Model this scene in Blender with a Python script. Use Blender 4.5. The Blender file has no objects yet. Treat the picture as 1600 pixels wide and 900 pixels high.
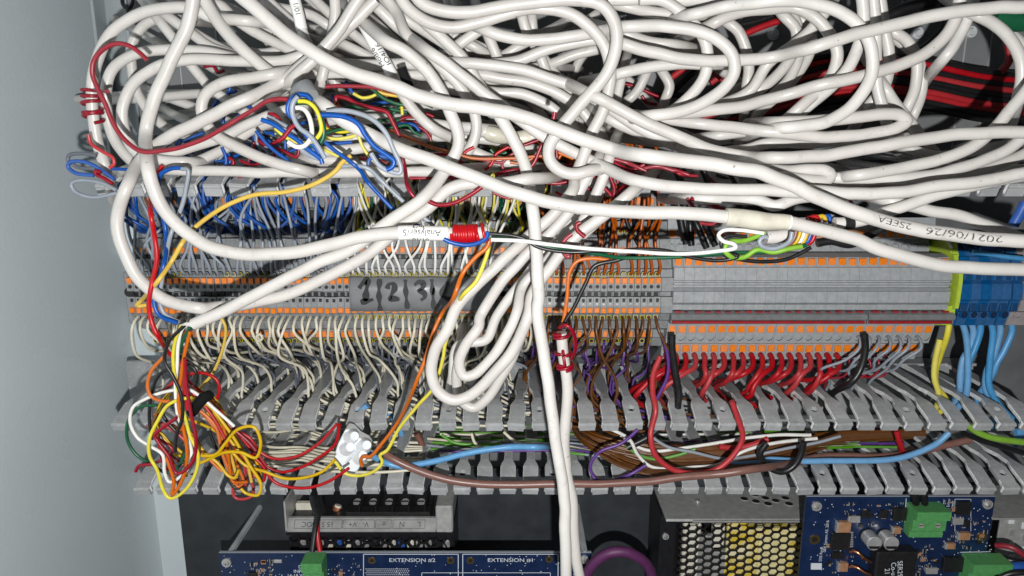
import bpy, bmesh, math, random
import numpy as np
from mathutils import Vector, Matrix
random.seed(7)
sc = bpy.context.scene
COL = sc.collection
MM = 0.001
# ------------------------------------------------------------------ camera, light, exposure
F_PX, TH = 1150.0, math.radians(13.0)
cd = bpy.data.cameras.new('camera'); cam = bpy.data.objects.new('camera', cd); COL.objects.link(cam)
cd.sensor_width = 36.0; cd.lens = F_PX/1600*36.0; cd.clip_start = 0.01; cd.clip_end = 20
cam.rotation_euler = (math.pi/2-TH, 0, 0); cam.location = (0, 0, 0)
sc.camera = cam
sc.view_settings.view_transform = 'Standard'; sc.view_settings.look = 'None'
sc.view_settings.exposure = 0.0; sc.view_settings.gamma = 1.0
w = bpy.data.worlds.new('World'); sc.world = w; w.use_nodes = True
bg = w.node_tree.nodes['Background']; bg.inputs[0].default_value = (0.9, 0.95, 1.0, 1); bg.inputs[1].default_value = 0.04
ld = bpy.data.lights.new('phone_flash', 'POINT'); ld.energy = 8.9; ld.shadow_soft_size = 0.003; ld.color = (1.0, 0.995, 0.985)
lo = bpy.data.objects.new('phone_flash', ld); COL.objects.link(lo); lo.location = (0.012, -0.060, -0.031)
sc.cycles.use_denoising = True
sc.cycles.max_bounces = 5; sc.cycles.diffuse_bounces = 3; sc.cycles.glossy_bounces = 3
sc.cycles.sample_clamp_indirect = 4.0

CT, ST = math.cos(TH), math.sin(TH)
def axial(px, py, Y):
    yc = (450-py)/F_PX
    return Y/(CT+yc*ST)
def at(px, py, Y):            # a point of the photograph at distance Y (mm) from the lens -> mm
    xc = (px-800)/F_PX; yc = (450-py)/F_PX
    t = Y/(CT+yc*ST)
    return Vector((t*xc, Y, t*(yc*CT-ST)))
def unproj(p):               # mm point -> photo pixel and distance
    a = p[1]*CT-p[2]*ST; return (800+F_PX*p[0]/a, 450-F_PX*(p[1]*ST+p[2]*CT)/a, p[1])
def zrow(py, Y): return at(800, py, Y).z
def xcol(px, py, Y): return at(px, py, Y).x

# ------------------------------------------------------------------ materials
MATS = {}
def mat(name, col, rough=0.5, metal=0.0, spec=0.5, noise=0.0, nscale=300., bump=0.0, bscale=800., var=0.0, dirt=None, dscale=60., dlo=0.62, dhi=0.8, trans=0.0, coat=0.0, specks=None):
    if name in MATS: return MATS[name]
    m = bpy.data.materials.new(name); m.use_nodes = True; nt = m.node_tree; N = nt.nodes; L = nt.links
    b = N['Principled BSDF']; b.inputs['Roughness'].default_value = rough; b.inputs['Metallic'].default_value = metal
    b.inputs['Specular IOR Level'].default_value = spec
    if coat: b.inputs['Coat Weight'].default_value = coat; b.inputs['Coat Roughness'].default_value = 0.15
    if trans: b.inputs['Transmission Weight'].default_value = trans
    c4 = (*col, 1); b.inputs['Base Color'].default_value = c4
    geo = N.new('ShaderNodeNewGeometry')
    out = None
    if var:
        oi = N.new('ShaderNodeObjectInfo'); hv = N.new('ShaderNodeHueSaturation'); hv.inputs['Color'].default_value = c4
        mr = N.new('ShaderNodeMapRange'); mr.inputs[3].default_value = 1-var; mr.inputs[4].default_value = 1+var*0.4
        L.new(oi.outputs['Random'], mr.inputs[0]); L.new(mr.outputs[0], hv.inputs['Value'])
        mr2 = N.new('ShaderNodeMapRange'); mr2.inputs[3].default_value = 1+var*2.0; mr2.inputs[4].default_value = 1-var
        L.new(oi.outputs['Random'], mr2.inputs[0]); L.new(mr2.outputs[0], hv.inputs['Saturation'])
        out = hv.outputs[0]
    if noise:
        nz = N.new('ShaderNodeTexNoise'); nz.inputs['Scale'].default_value = nscale; nz.inputs['Detail'].default_value = 5
        L.new(geo.outputs['Position'], nz.inputs['Vector'])
        mr = N.new('ShaderNodeMapRange'); mr.inputs[1].default_value = 0.3; mr.inputs[2].default_value = 0.7
        mr.inputs[3].default_value = 1-noise; mr.inputs[4].default_value = 1+noise*0.6
        L.new(nz.outputs[0], mr.inputs[0])
        mx = N.new('ShaderNodeMix'); mx.data_type = 'RGBA'; mx.blend_type = 'MULTIPLY'; mx.inputs[0].default_value = 1
        if out: L.new(out, mx.inputs[6])
        else: mx.inputs[6].default_value = c4
        L.new(mr.outputs[0], mx.inputs[7]); out = mx.outputs[2]
        mr3 = N.new('ShaderNodeMapRange'); mr3.inputs[3].default_value = max(0.05, rough-0.12); mr3.inputs[4].default_value = min(1, rough+0.15)
        L.new(nz.outputs[0], mr3.inputs[0]); L.new(mr3.outputs[0], b.inputs['Roughness'])
    if dirt:
        nz = N.new('ShaderNodeTexNoise'); nz.inputs['Scale'].default_value = dscale; nz.inputs['Detail'].default_value = 8; nz.inputs['Roughness'].default_value = 0.7
        L.new(geo.outputs['Position'], nz.inputs['Vector'])
        mr = N.new('ShaderNodeMapRange'); mr.inputs[1].default_value = dlo; mr.inputs[2].default_value = dhi
        L.new(nz.outputs[0], mr.inputs[0])
        mx = N.new('ShaderNodeMix'); mx.data_type = 'RGBA'
        L.new(mr.outputs[0], mx.inputs[0])
        if out: L.new(out, mx.inputs[6])
        else: mx.inputs[6].default_value = c4
        mx.inputs[7].default_value = (*dirt, 1); out = mx.outputs[2]
    if specks:
        nz = N.new('ShaderNodeTexNoise'); nz.inputs['Scale'].default_value = 420; nz.inputs['Detail'].default_value = 4
        L.new(geo.outputs['Position'], nz.inputs['Vector'])
        mr = N.new('ShaderNodeMapRange'); mr.inputs[1].default_value = 0.71; mr.inputs[2].default_value = 0.80
        L.new(nz.outputs[0], mr.inputs[0]); mx = N.new('ShaderNodeMix'); mx.data_type = 'RGBA'; L.new(mr.outputs[0], mx.inputs[0])
        L.new(out, mx.inputs[6]); mx.inputs[7].default_value = (*specks, 1); out = mx.outputs[2]
    if out: L.new(out, b.inputs['Base Color'])
    if bump:
        nz = N.new('ShaderNodeTexNoise'); nz.inputs['Scale'].default_value = bscale; nz.inputs['Detail'].default_value = 3
        L.new(geo.outputs['Position'], nz.inputs['Vector'])
        bp = N.new('ShaderNodeBump'); bp.inputs['Strength'].default_value = bump; bp.inputs['Distance'].default_value = 0.0006
        L.new(nz.outputs[0], bp.inputs['Height']); L.new(bp.outputs[0], b.inputs['Normal'])
    MATS[name] = m
    return m

WHITE = mat('white_pvc_sheath', (0.60, 0.577, 0.547), 0.36, spec=0.5, noise=0.09, nscale=70, bump=0.06, bscale=260, var=0.09, dirt=(0.30, 0.27, 0.23), dscale=190, dlo=0.58, dhi=0.95, specks=(0.16, 0.14, 0.12))
SLEEVE = mat('clear_label_sleeve', (0.80, 0.79, 0.76), 0.22, spec=0.6, noise=0.04, nscale=200)
TAPE_OLD = mat('yellowed_tape', (0.60, 0.57, 0.47), 0.3, spec=0.6, noise=0.2, nscale=120, bump=0.3, bscale=350)
INK = mat('black_ink', (0.012, 0.012, 0.013), 0.5)
GREY_T = mat('grey_terminal_plastic', (0.235, 0.245, 0.25), 0.5, noise=0.14, nscale=420, var=0.10, bump=0.08, bscale=1500, dirt=(0.075, 0.075, 0.07), dscale=260, dlo=0.55, dhi=0.8)
GREY_C = mat('light_grey_terminal_cover', (0.33, 0.345, 0.355), 0.38, noise=0.12, nscale=380, var=0.025, bump=0.1, bscale=900)
DARKP = mat('dark_recess_plastic', (0.012, 0.012, 0.013), 0.5)
METAL = mat('bright_metal', (0.72, 0.71, 0.69), 0.28, metal=0.65, noise=0.1, nscale=500)
STEEL = mat('brushed_steel', (0.46, 0.46, 0.45), 0.42, metal=0.25, noise=0.18, nscale=220, bump=0.08, bscale=600)
ORANGE_L = mat('orange_lever_plastic', (0.80, 0.22, 0.028), 0.42, noise=0.16, nscale=900, var=0.03, dirt=(0.45, 0.11, 0.03), dscale=900, dlo=0.56, dhi=0.8)
YEL_R = mat('yellow_ring_mark', (0.50, 0.42, 0.035), 0.5, var=0.35)
DUCT = mat('grey_duct_plastic', (0.37, 0.38, 0.385), 0.29, noise=0.14, nscale=160, var=0.09, bump=0.12, bscale=700, dirt=(0.58, 0.59, 0.59), dscale=420, dlo=0.56, dhi=0.75)
WALLP = mat('light_grey_powder_coat', (0.70, 0.78, 0.81), 0.27, spec=0.5, noise=0.02, nscale=12, bump=0.14, bscale=420, dirt=(0.50, 0.54, 0.56), dscale=60, dlo=0.70, dhi=0.85)
PLATE = mat('zinc_grey_mounting_plate', (0.15, 0.155, 0.16), 0.5, noise=0.15, nscale=60, dirt=(0.10, 0.10, 0.10), dscale=25)
DARKPL = mat('dark_slate_panel', (0.035, 0.040, 0.045), 0.45, noise=0.25, nscale=70, bump=0.1, bscale=400, dirt=(0.09, 0.095, 0.10), dscale=240, dlo=0.66, dhi=0.85)
TAPE_G = mat('grey_tape', (0.20, 0.205, 0.215), 0.30, spec=0.55, noise=0.1, nscale=120, bump=0.12, bscale=200)
STRIP_G = mat('grey_rubber_strip', (0.19, 0.195, 0.20), 0.42, noise=0.14, nscale=300, bump=0.1)
RED_S = mat('dark_red_stripe', (0.30, 0.012, 0.018), 0.4, noise=0.15)
BLUE_T = mat('blue_terminal_plastic', (0.018, 0.10, 0.26), 0.42, noise=0.15, nscale=400, var=0.06)
YG_T = mat('yellow_green_terminal_plastic', (0.42, 0.55, 0.05), 0.45, noise=0.1)
PCB = mat('blue_circuit_board', (0.007, 0.020, 0.070), 0.3, spec=0.6, noise=0.22, nscale=180, coat=0.3)
SILK = mat('white_silkscreen', (0.62, 0.66, 0.70), 0.6)
GREEN_C = mat('green_connector_plastic', (0.09, 0.31, 0.10), 0.35, noise=0.15, nscale=400)
BLACKP = mat('black_plastic', (0.014, 0.014, 0.015), 0.38, noise=0.2, nscale=400)
GREYR = mat('dark_grey_rubber', (0.04, 0.042, 0.045), 0.55, noise=0.2)
COPPER = mat('copper', (0.75, 0.33, 0.18), 0.3, metal=1.0, noise=0.15, nscale=900)
TANTAL = mat('brown_ceramic', (0.36, 0.19, 0.10), 0.5, noise=0.2)
GOLD = mat('gold_plating', (0.72, 0.48, 0.17), 0.32, metal=1.0)
YELTAPE = mat('yellow_transformer_tape', (0.75, 0.56, 0.06), 0.4, noise=0.25, nscale=260, dirt=(0.80, 0.74, 0.50), dscale=90, dlo=0.45, dhi=0.6)
WHITEP = mat('white_nylon', (0.80, 0.83, 0.85), 0.34, noise=0.04, bump=0.05)
LABELP = mat('silver_label', (0.33, 0.33, 0.325), 0.3, noise=0.2, nscale=120, dirt=(0.18, 0.18, 0.17), dscale=200, dlo=0.55, dhi=0.8)
CREAM = mat('cream_plastic', (0.72, 0.69, 0.58), 0.5, noise=0.1)
CLEARN = mat('clear_nylon_rivet', (0.62, 0.65, 0.66), 0.15, spec=0.7, noise=0.15, nscale=500)
MATTE = mat('matte_black', (0.008, 0.008, 0.008), 0.85, spec=0.15)
GREY_D = mat('dark_grey_disc', (0.11, 0.12, 0.125), 0.45, noise=0.1)
EDGE_W = mat('painted_edge_light', (0.72, 0.73, 0.73), 0.35, noise=0.2, nscale=700)  # light catching the duct finger and lip edges, put into a paler colour
def wm(name, col, rough=0.36, var=0.08):
    return mat(name+'_wire_insulation', col, rough, spec=0.5, noise=0.10, nscale=240, var=var, bump=0.04, bscale=900)
WC = {
 'red': wm('red', (0.42, 0.020, 0.024), var=0.05), 'darkred': wm('dark_red', (0.26, 0.010, 0.022)), 'fatred': wm('thick_red', (0.42, 0.024, 0.030), rough=0.42, var=0.04),
 'blue': wm('blue', (0.010, 0.078, 0.34)), 'skyblue': wm('sky_blue', (0.13, 0.34, 0.60)), 'grey': wm('grey', (0.27, 0.30, 0.345)),
 'slate': wm('slate_grey', (0.11, 0.12, 0.145)), 'beige': wm('beige', (0.70, 0.66, 0.53)), 'white': wm('white', (0.76, 0.75, 0.71)),
 'yellow': wm('yellow', (0.62, 0.40, 0.025)), 'lemon': wm('lemon_yellow', (0.70, 0.62, 0.11)), 'green': wm('dark_green', (0.006, 0.085, 0.035)), 'leaf': wm('leaf_green', (0.10, 0.30, 0.035)),
 'lime': wm('lime_green', (0.22, 0.42, 0.06)),
 'orange': wm('orange', (0.56, 0.135, 0.018)), 'deeporange': wm('deep_orange', (0.42, 0.10, 0.025)), 'brown': wm('brown', (0.13, 0.052, 0.017)), 'mauve': wm('mauve_brown', (0.20, 0.095, 0.075)),
 'purple': wm('purple', (0.12, 0.055, 0.24)), 'violet': wm('violet_rubber', (0.11, 0.035, 0.10), 0.5), 'black': wm('black', (0.011, 0.011, 0.012)),
}

# ------------------------------------------------------------------ mesh helpers (all lengths in mm)
class MB:
    def __init__(s): s.v = []; s.f = []; s.m = []; s.sm = []
    def add(s, vs, fs, mi=0, smooth=False):
        o = len(s.v); s.v += [tuple(x) for x in vs]
        for f in fs: s.f.append(tuple(i+o for i in f)); s.m.append(mi); s.sm.append(smooth)
        return s
    def box(s, x0, x1, y0, y1, z0, z1, mi=0, bev=0.0):
        if bev <= 0:
            vs = [(x0,y0,z0),(x1,y0,z0),(x1,y1,z0),(x0,y1,z0),(x0,y0,z1),(x1,y0,z1),(x1,y1,z1),(x0,y1,z1)]
            return s.add(vs, [(3,2,1,0),(4,5,6,7),(0,1,5,4),(1,2,6,5),(2,3,7,6),(3,0,4,7)], mi)
        b = min(bev, (x1-x0)*.45, (y1-y0)*.45, (z1-z0)*.45)
        bm = bmesh.new(); bmesh.ops.create_cube(bm, size=1)
        for v in bm.verts: v.co = Vector(((x0+x1)/2+v.co.x*(x1-x0), (y0+y1)/2+v.co.y*(y1-y0), (z0+z1)/2+v.co.z*(z1-z0)))
        bmesh.ops.bevel(bm, geom=bm.edges[:], offset=b, segments=1, affect='EDGES', profile=0.5)
        bm.verts.index_update()
        s.add([v.co[:] for v in bm.verts], [[v.index for v in f.verts] for f in bm.faces], mi); bm.free(); return s
    def cyl(s, c, axis, r, h, n=12, mi=0, r2=None, smooth=True):
        a = Vector(axis).normalized(); u = a.orthogonal().normalized(); w_ = a.cross(u); c = Vector(c); r2 = r if r2 is None else r2
        vs = []
        for k in range(n):
            d = u*math.cos(2*math.pi*k/n)+w_*math.sin(2*math.pi*k/n)
            vs.append(c+d*r)
        for k in range(n):
            d = u*math.cos(2*math.pi*k/n)+w_*math.sin(2*math.pi*k/n)
            vs.append(c+a*h+d*r2)
        s.add(vs, [(k, (k+1) % n, n+(k+1) % n, n+k) for k in range(n)], mi, smooth)
        s.add(vs[:n], [tuple(range(n))[::-1]], mi); s.add(vs[n:], [tuple(range(n))], mi)
        return s
    def ring(s, c, axis, ro, ri, h, n=14, mi=0):
        a = Vector(axis).normalized(); u = a.orthogonal().normalized(); w_ = a.cross(u); c = Vector(c); vs = []
        for rr, hh in ((ro, 0), (ro, h), (ri, h), (ri, 0)):
            for k in range(n): vs.append(c+a*hh+(u*math.cos(2*math.pi*k/n)+w_*math.sin(2*math.pi*k/n))*rr)
        fs = []
        for q in range(4):
            for k in range(n): fs.append((q*n+k, q*n+(k+1) % n, ((q+1) % 4)*n+(k+1) % n, ((q+1) % 4)*n+k))
        return s.add(vs, fs, mi)
    def prism_x(s, prof, x0, x1, mi=0):      # prof: closed list of (y, z); extruded along x
        n = len(prof); vs = [(x0, y, z) for y, z in prof]+[(x1, y, z) for y, z in prof]
        s.add(vs, [(k, (k+1) % n, n+(k+1) % n, n+k) for k in range(n)]+[tuple(range(n))[::-1], tuple(range(n, 2*n))], mi); return s
    def poly_y(s, pts, y0, y1, mi=0):        # pts (x,z), thickness along y
        n = len(pts); vs = [(x, y0, z) for x, z in pts]+[(x, y1, z) for x, z in pts]
        return s.add(vs, [(k, (k+1) % n, n+(k+1) % n, n+k) for k in range(n)]+[tuple(range(n))[::-1], tuple(range(n, 2*n))], mi)
    def tube(s, pts, r, n=8, mi=0, caps=True, rfun=None):
        P = np.array([tuple(p) for p in pts], float); m = len(P)
        T = np.gradient(P, axis=0); T /= np.maximum(np.linalg.norm(T, axis=1, keepdims=True), 1e-9)
        a = np.cross(T[0], (0, 1, 0.3)); a /= max(np.linalg.norm(a), 1e-9)
        ang = np.arange(n)*2*math.pi/n; ca, sa = np.cos(ang)[:, None], np.sin(ang)[:, None]
        vs = []
        for k in range(m):
            a = a-T[k]*a.dot(T[k]); a /= max(np.linalg.norm(a), 1e-9); b = np.cross(T[k], a)
            rr = r if rfun is None else rfun(k/(m-1))*r
            vs.append(P[k]+(ca*a+sa*b)*rr)
        V = np.concatenate(vs); fs = []
        for k in range(m-1):
            o = k*n
            for q in range(n): fs.append((o+q, o+(q+1) % n, o+n+(q+1) % n, o+n+q))
        s.add(V.tolist(), fs, mi, True)
        if caps:
            s.add(V[:n].tolist(), [tuple(range(n))[::-1]], mi); s.add(V[-n:].tolist(), [tuple(range(n))], mi)
        return s
    def lathe(s, c, axis, prof, mis, n=14):      # prof (r, h) from outside in; last r = 0 closes the middle; one connected piece
        a = Vector(axis).normalized(); u = a.orthogonal().normalized(); w_ = a.cross(u); c = Vector(c); vs = []
        for r, h in prof[:-1]:
            for k in range(n): vs.append(c+a*h+(u*math.cos(2*math.pi*k/n)+w_*math.sin(2*math.pi*k/n))*r)
        vs.append(c+a*prof[-1][1]); o = len(s.v); s.v += [tuple(x) for x in vs]; m = len(prof)-1
        for q in range(m-1):
            for k in range(n): s.f.append((o+q*n+k, o+q*n+(k+1) % n, o+(q+1)*n+(k+1) % n, o+(q+1)*n+k)); s.m.append(mis[q]); s.sm.append(False)
        for k in range(n): s.f.append((o+(m-1)*n+k, o+(m-1)*n+(k+1) % n, o+m*n)); s.m.append(mis[m-1]); s.sm.append(False)
        return s
    def mesh(s, name, mats):
        me = bpy.data.meshes.new(name)
        me.from_pydata([(x*MM, y*MM, z*MM) for x, y, z in s.v], [], s.f)
        for m in (mats if isinstance(mats, (list, tuple)) else [mats]): me.materials.append(m)
        me.polygons.foreach_set('material_index', s.m); me.polygons.foreach_set('use_smooth', s.sm)
        me.update(); return me
    def build(s, name, mats, parent=None):
        return link(name, s.mesh(name, mats), parent)
def link(name, me, parent=None, loc=None):
    o = bpy.data.objects.new(name, me); COL.objects.link(o)
    if loc is not None: o.location = Vector(loc)*MM
    if parent is not None: o.parent = parent
    return o
def recalc(o):
    bm = bmesh.new(); bm.from_mesh(o.data); bmesh.ops.recalc_face_normals(bm, faces=bm.faces[:]); bm.to_mesh(o.data); bm.free(); return o
def tag(o, label, cat, group=None, kind=None):
    if label: o['label'] = label
    if cat: o['category'] = cat
    if group: o['group'] = group
    if kind: o['kind'] = kind
    return o
def empty(name, loc=(0, 0, 0)):
    o = bpy.data.objects.new(name, None); COL.objects.link(o); o.location = Vector(loc)*MM; o.empty_display_size = 0.01; return o
ONES = ['', 'first', 'second', 'third', 'fourth', 'fifth', 'sixth', 'seventh', 'eighth', 'ninth', 'tenth', 'eleventh', 'twelfth', 'thirteenth', 'fourteenth', 'fifteenth', 'sixteenth', 'seventeenth', 'eighteenth', 'nineteenth']
TENS = {2: ('twenty', 'twentieth'), 3: ('thirty', 'thirtieth'), 4: ('forty', 'fortieth'), 5: ('fifty', 'fiftieth'), 6: ('sixty', 'sixtieth'), 7: ('seventy', 'seventieth'), 8: ('eighty', 'eightieth')}
def nth(n):
    if n < 20: return ONES[n]
    t, o = divmod(n, 10)
    return TENS[t][1] if o == 0 else TENS[t][0]+'-'+ONES[o]

# ------------------------------------------------------------------ tracing of cables
FR = {'A': (0, 0, 3), 'B': (300, 0, 3), 'C': (600, 0, 3), 'D': (900, 0, 3), 'E': (1200, 0, 3), 'F': (0, 230, 3), 'G': (300, 230, 3), 'H': (600, 230, 3),
      'I': (900, 230, 3), 'J': (1200, 230, 3), 'K': (150, 480, 3), 'L': (450, 480, 3), 'M': (750, 480, 3), 'N': (1000, 480, 3), 'O': (1200, 480, 3), 'P': (0, 0, 1),
      'Q': (520, 280, 5.295), 'R': (180, 370, 5.295), 'S': (400, 120, 5), 'T': (180, 550, 5), 'U': (520, 640, 7.5), 'V': (1400, 480, 3), 'W': (1360, 330, 5),
      'X': (280, 730, 5), 'Y': (560, 730, 5), 'Z': (840, 730, 5)}
def parse(sx):
    ox, oy, s = FR['P']; Y = None; out = []; num = []; sw = False
    for t in sx.split():
        if t in FR: ox, oy, s = FR[t]; sw = len(out) > 1
        elif t[0] == '@': Y = float(t[1:])
        else:
            num.append(float(t))
            if len(num) == 2:
                p = (ox+num[0]/s, oy+num[1]/s, Y); num = []
                if sw:          # neighbouring crops overlap: never step back along the run
                    while len(out) > 1 and ((p[0]-out[-1][0])*(out[-1][0]-out[-2][0])+(p[1]-out[-1][1])*(out[-1][1]-out[-2][1])) < 0.35*math.hypot(p[0]-out[-1][0], p[1]-out[-1][1])*math.hypot(out[-1][0]-out[-2][0], out[-1][1]-out[-2][1]): out.pop()
                    while len(out) > 1 and math.hypot(p[0]-out[-1][0], p[1]-out[-1][1]) < 9: out.pop()
                    sw = False
                out.append(p)
    return out
def catmull(P, step):
    P = np.array(P, float)
    if len(P) == 2: P = np.array([P[0], (P[0]+P[1])/2, P[1]])
    Q = np.vstack([2*P[0]-P[1], P, 2*P[-1]-P[-2]]); out = []
    for i in range(1, len(Q)-2):
        p0, p1, p2, p3 = Q[i-1], Q[i], Q[i+1], Q[i+2]
        d = lambda a, b: max(np.linalg.norm((a-b)[:2]) if step > 0 else np.linalg.norm(a-b), 1e-3)**0.5
        t0 = 0; t1 = t0+d(p0, p1); t2 = t1+d(p1, p2); t3 = t2+d(p2, p3)
        n = max(2, int(np.linalg.norm(p2-p1)/abs(step)))
        for t in np.linspace(t1, t2, n, endpoint=False):
            A1 = (t1-t)/(t1-t0)*p0+(t-t0)/(t1-t0)*p1; A2 = (t2-t)/(t2-t1)*p1+(t-t1)/(t2-t1)*p2; A3 = (t3-t)/(t3-t2)*p2+(t-t2)/(t3-t2)*p3
            B1 = (t2-t)/(t2-t0)*A1+(t-t0)/(t2-t0)*A2; B2 = (t3-t)/(t3-t1)*A2+(t-t1)/(t3-t1)*A3
            out.append((t2-t)/(t2-t1)*B1+(t-t1)/(t2-t1)*B2)
    out.append(Q[-2]); return np.array(out)
def smooth_arr(a, k):
    if len(a) < 3: return a
    k = min(k, len(a)//2)
    if k < 1: return a
    pad = np.concatenate([np.full(k, a[0]), a, np.full(k, a[-1])]); ker = np.hanning(2*k+3)[1:-1]; ker /= ker.sum()
    return np.convolve(pad, ker, 'valid')
STRANDS = []     # dicts: name,label,cat,group,path(px,py,Y),dia,mat,...
def duct_front(py):      # how far back a wire may lie without sinking through the lower side of the lower duct
    return 375*561/(py-185)-3.0 if 690 < py < 768 else 999.0
def strand(name, label, path, Y, dia, m, cat='cable', group=None, sides=None, free=True, stiff=None, **kw):
    P = [(x, y, Y if d is None else d) for x, y, d in parse(path)]
    if not kw.pop('behind', False): P = [(x, y, min(d, duct_front(y))) if dia < 5 else (x, y, d) for x, y, d in P]
    dv = kw.pop('dive', (False, False))
    def tail(P):            # the far end slips back under the pile
        (x0, y0, d0), (x1, y1, d1) = P[-2], P[-1]
        if not (0 < x1 < 1600 and 0 < y1 < 900): return P
        L = max(math.hypot(x1-x0, y1-y0), 1e-3); ux, uy = (x1-x0)/L, (y1-y0)/L
        return P+[(x1+ux*20, y1+uy*20, min(d1+9, 450)), (x1+ux*38, y1+uy*38, min(d1+30, 452)), (x1+ux*54, y1+uy*54, min(d1+58, 455))]
    if dv[1]: P = tail(P)
    if dv[0]: P = tail(P[::-1])[::-1]
    if kw.pop('plunge', False):
        w_ = at(*P[-1]); q_ = at(*P[-2]); k = round((w_.x-XS)/PITCH-0.5); gx = XS+(k+0.5)*PITCH; gx = w_.x+max(-3, min(3, gx-w_.x))
        t_ = (w_-q_).normalized(); a_ = w_+t_*4; z_ = min(ZU-2, a_.z-5)
        P = P+[unproj(((a_.x+gx)/2, a_.y+2, (a_.z+z_)/2)), unproj((gx, a_.y+6, z_-4)), unproj((gx+1, a_.y+9, z_-12))]
    S = catmull(P, 4.0 if dia > 4 else 3.2)
    S[:, 2] = smooth_arr(S[:, 2], 6)
    d = dict(name=name, label=label, S=S, dia=dia, mat=m, cat=cat, group=group, sides=sides or (14 if dia > 4 else 8), free=free, stiff=stiff or (15 if dia > 4 else 6), **kw)
    STRANDS.append(d); return d
def settle(iters=70):
    """lay crossing cables over each other: nearer ones stay nearer, none pass through another"""
    ids = np.concatenate([np.full(len(d['S']), i) for i, d in enumerate(STRANDS)])
    pos = np.concatenate([np.arange(len(d['S'])) for d in STRANDS])
    XY = np.concatenate([d['S'][:, :2] for d in STRANDS]); Y0 = np.concatenate([d['S'][:, 2] for d in STRANDS])
    R = np.concatenate([np.full(len(d['S']), d['dia']/2) for d in STRANDS])
    fr = np.concatenate([np.full(len(d['S']), 1.0 if d['free'] else 0.0) for d in STRANDS])
    W = R*F_PX/Y0
    cell = 26.0; grid = {}
    key = np.floor(XY/cell).astype(int)
    for i, k in enumerate(map(tuple, key)): grid.setdefault(k, []).append(i)
    I, J = [], []
    for (a, b), L in grid.items():
        L = np.array(L)
        for da, db in ((0, 0), (1, 0), (0, 1), (1, 1), (1, -1)):
            M = grid.get((a+da, b+db))
            if M is None: continue
            M = np.array(M); ii, jj = np.meshgrid(L, M, indexing='ij'); ii = ii.ravel(); jj = jj.ravel()
            if da == 0 and db == 0: k = ii < jj; ii, jj = ii[k], jj[k]
            dd = np.hypot(*(XY[ii]-XY[jj]).T)
            k = (dd < W[ii]+W[jj]) & ((ids[ii] != ids[jj]) | (np.abs(pos[ii]-pos[jj]) > 16))
            I.append(ii[k]); J.append(jj[k])
    I = np.concatenate(I); J = np.concatenate(J)
    dpx = np.hypot(*(XY[I]-XY[J]).T)
    sgn = np.sign(Y0[J]-Y0[I]); sgn[sgn == 0] = 1
    # one sign per crossing pair of strands in a neighbourhood: use the local nominal order
    Yc = Y0.copy(); starts = np.cumsum([0]+[len(d['S']) for d in STRANDS])
    for it in range(iters):
        lat = dpx*(Yc[I]+Yc[J])/2/F_PX; rr = R[I]+R[J]
        need = np.sqrt(np.maximum(rr*rr-lat*lat, 0)); cur = (Yc[J]-Yc[I])*sgn
        pen = np.maximum(need-cur, 0)*sgn*0.5
        wi = fr[I]; wj = fr[J]
        di = np.zeros_like(Yc); cn = np.zeros_like(Yc)
        pi = pen*wi*np.where(wj == 0, 2, 1); pj = pen*wj*np.where(wi == 0, 2, 1)
        lo_ = np.zeros_like(Yc); hi_ = np.zeros_like(Yc)
        np.minimum.at(lo_, I, -pi); np.maximum.at(hi_, I, -pi); np.minimum.at(lo_, J, pj); np.maximum.at(hi_, J, pj)
        di = (lo_+hi_)*0.7
        for q, d in enumerate(STRANDS):
            sl = slice(starts[q], starts[q+1]); k = d['stiff']
            off = smooth_arr(Yc[sl]-Y0[sl]+di[sl]*1.5, k if it % 3 else max(2, k//2))
            Yc[sl] = np.clip(Y0[sl]+off, 262, 462)
    for q, d in enumerate(STRANDS): d['S'][:, 2] = Yc[starts[q]:starts[q+1]]
def emit(d):
    S = d['S']; pts = np.array([at(*p) for p in S])
    if d.get('wob', True):
        n = len(pts); rs = np.random.RandomState(abs(hash(d['label'])) % 9999 if False else (len(d['label'])*131+n*17+int(S[0, 0])) % 9999)
        a = 0.075*d['dia']
        for c in (0, 2):
            nz = smooth_arr(rs.randn(n), 7); pts[:, c] += nz*a*1.2
    d['pts'] = pts
    mb = MB().tube(pts, d['dia']/2, d['sides'], rfun=d.get('rfun'))
    o = mb.build(d['name'], d['mat']); tag(o, d['label'], d['cat'], d['group']); d['obj'] = o
    return o
def arc_len(pts): return np.concatenate([[0], np.cumsum(np.linalg.norm(np.diff(pts, axis=0), axis=1))])
def sub_path(d, px0, px1, axis=0):     # piece of the strand between two photo coordinates (monotone part)
    S = d['S']; k = (S[:, axis] >= min(px0, px1)) & (S[:, axis] <= max(px0, px1))
    if 'win' in d: k &= (np.arange(len(S)) >= d['win'][0]) & (np.arange(len(S)) <= d['win'][1])
    return d['pts'][k]
def frame_at(pts, s):
    L = arc_len(pts); s = np.clip(s, 0, L[-1]); i = min(int(np.searchsorted(L, s, 'right'))-1, len(pts)-2); f = (s-L[i])/max(L[i+1]-L[i], 1e-9)
    p = pts[i]*(1-f)+pts[i+1]*f
    a, b = max(i-2, 0), min(i+3, len(pts)-1); t = pts[b]-pts[a]; t /= np.linalg.norm(t)
    c = -p/np.linalg.norm(p); n = c-t*c.dot(t); n /= np.linalg.norm(n); return p, t, n, np.cross(t, n)
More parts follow.
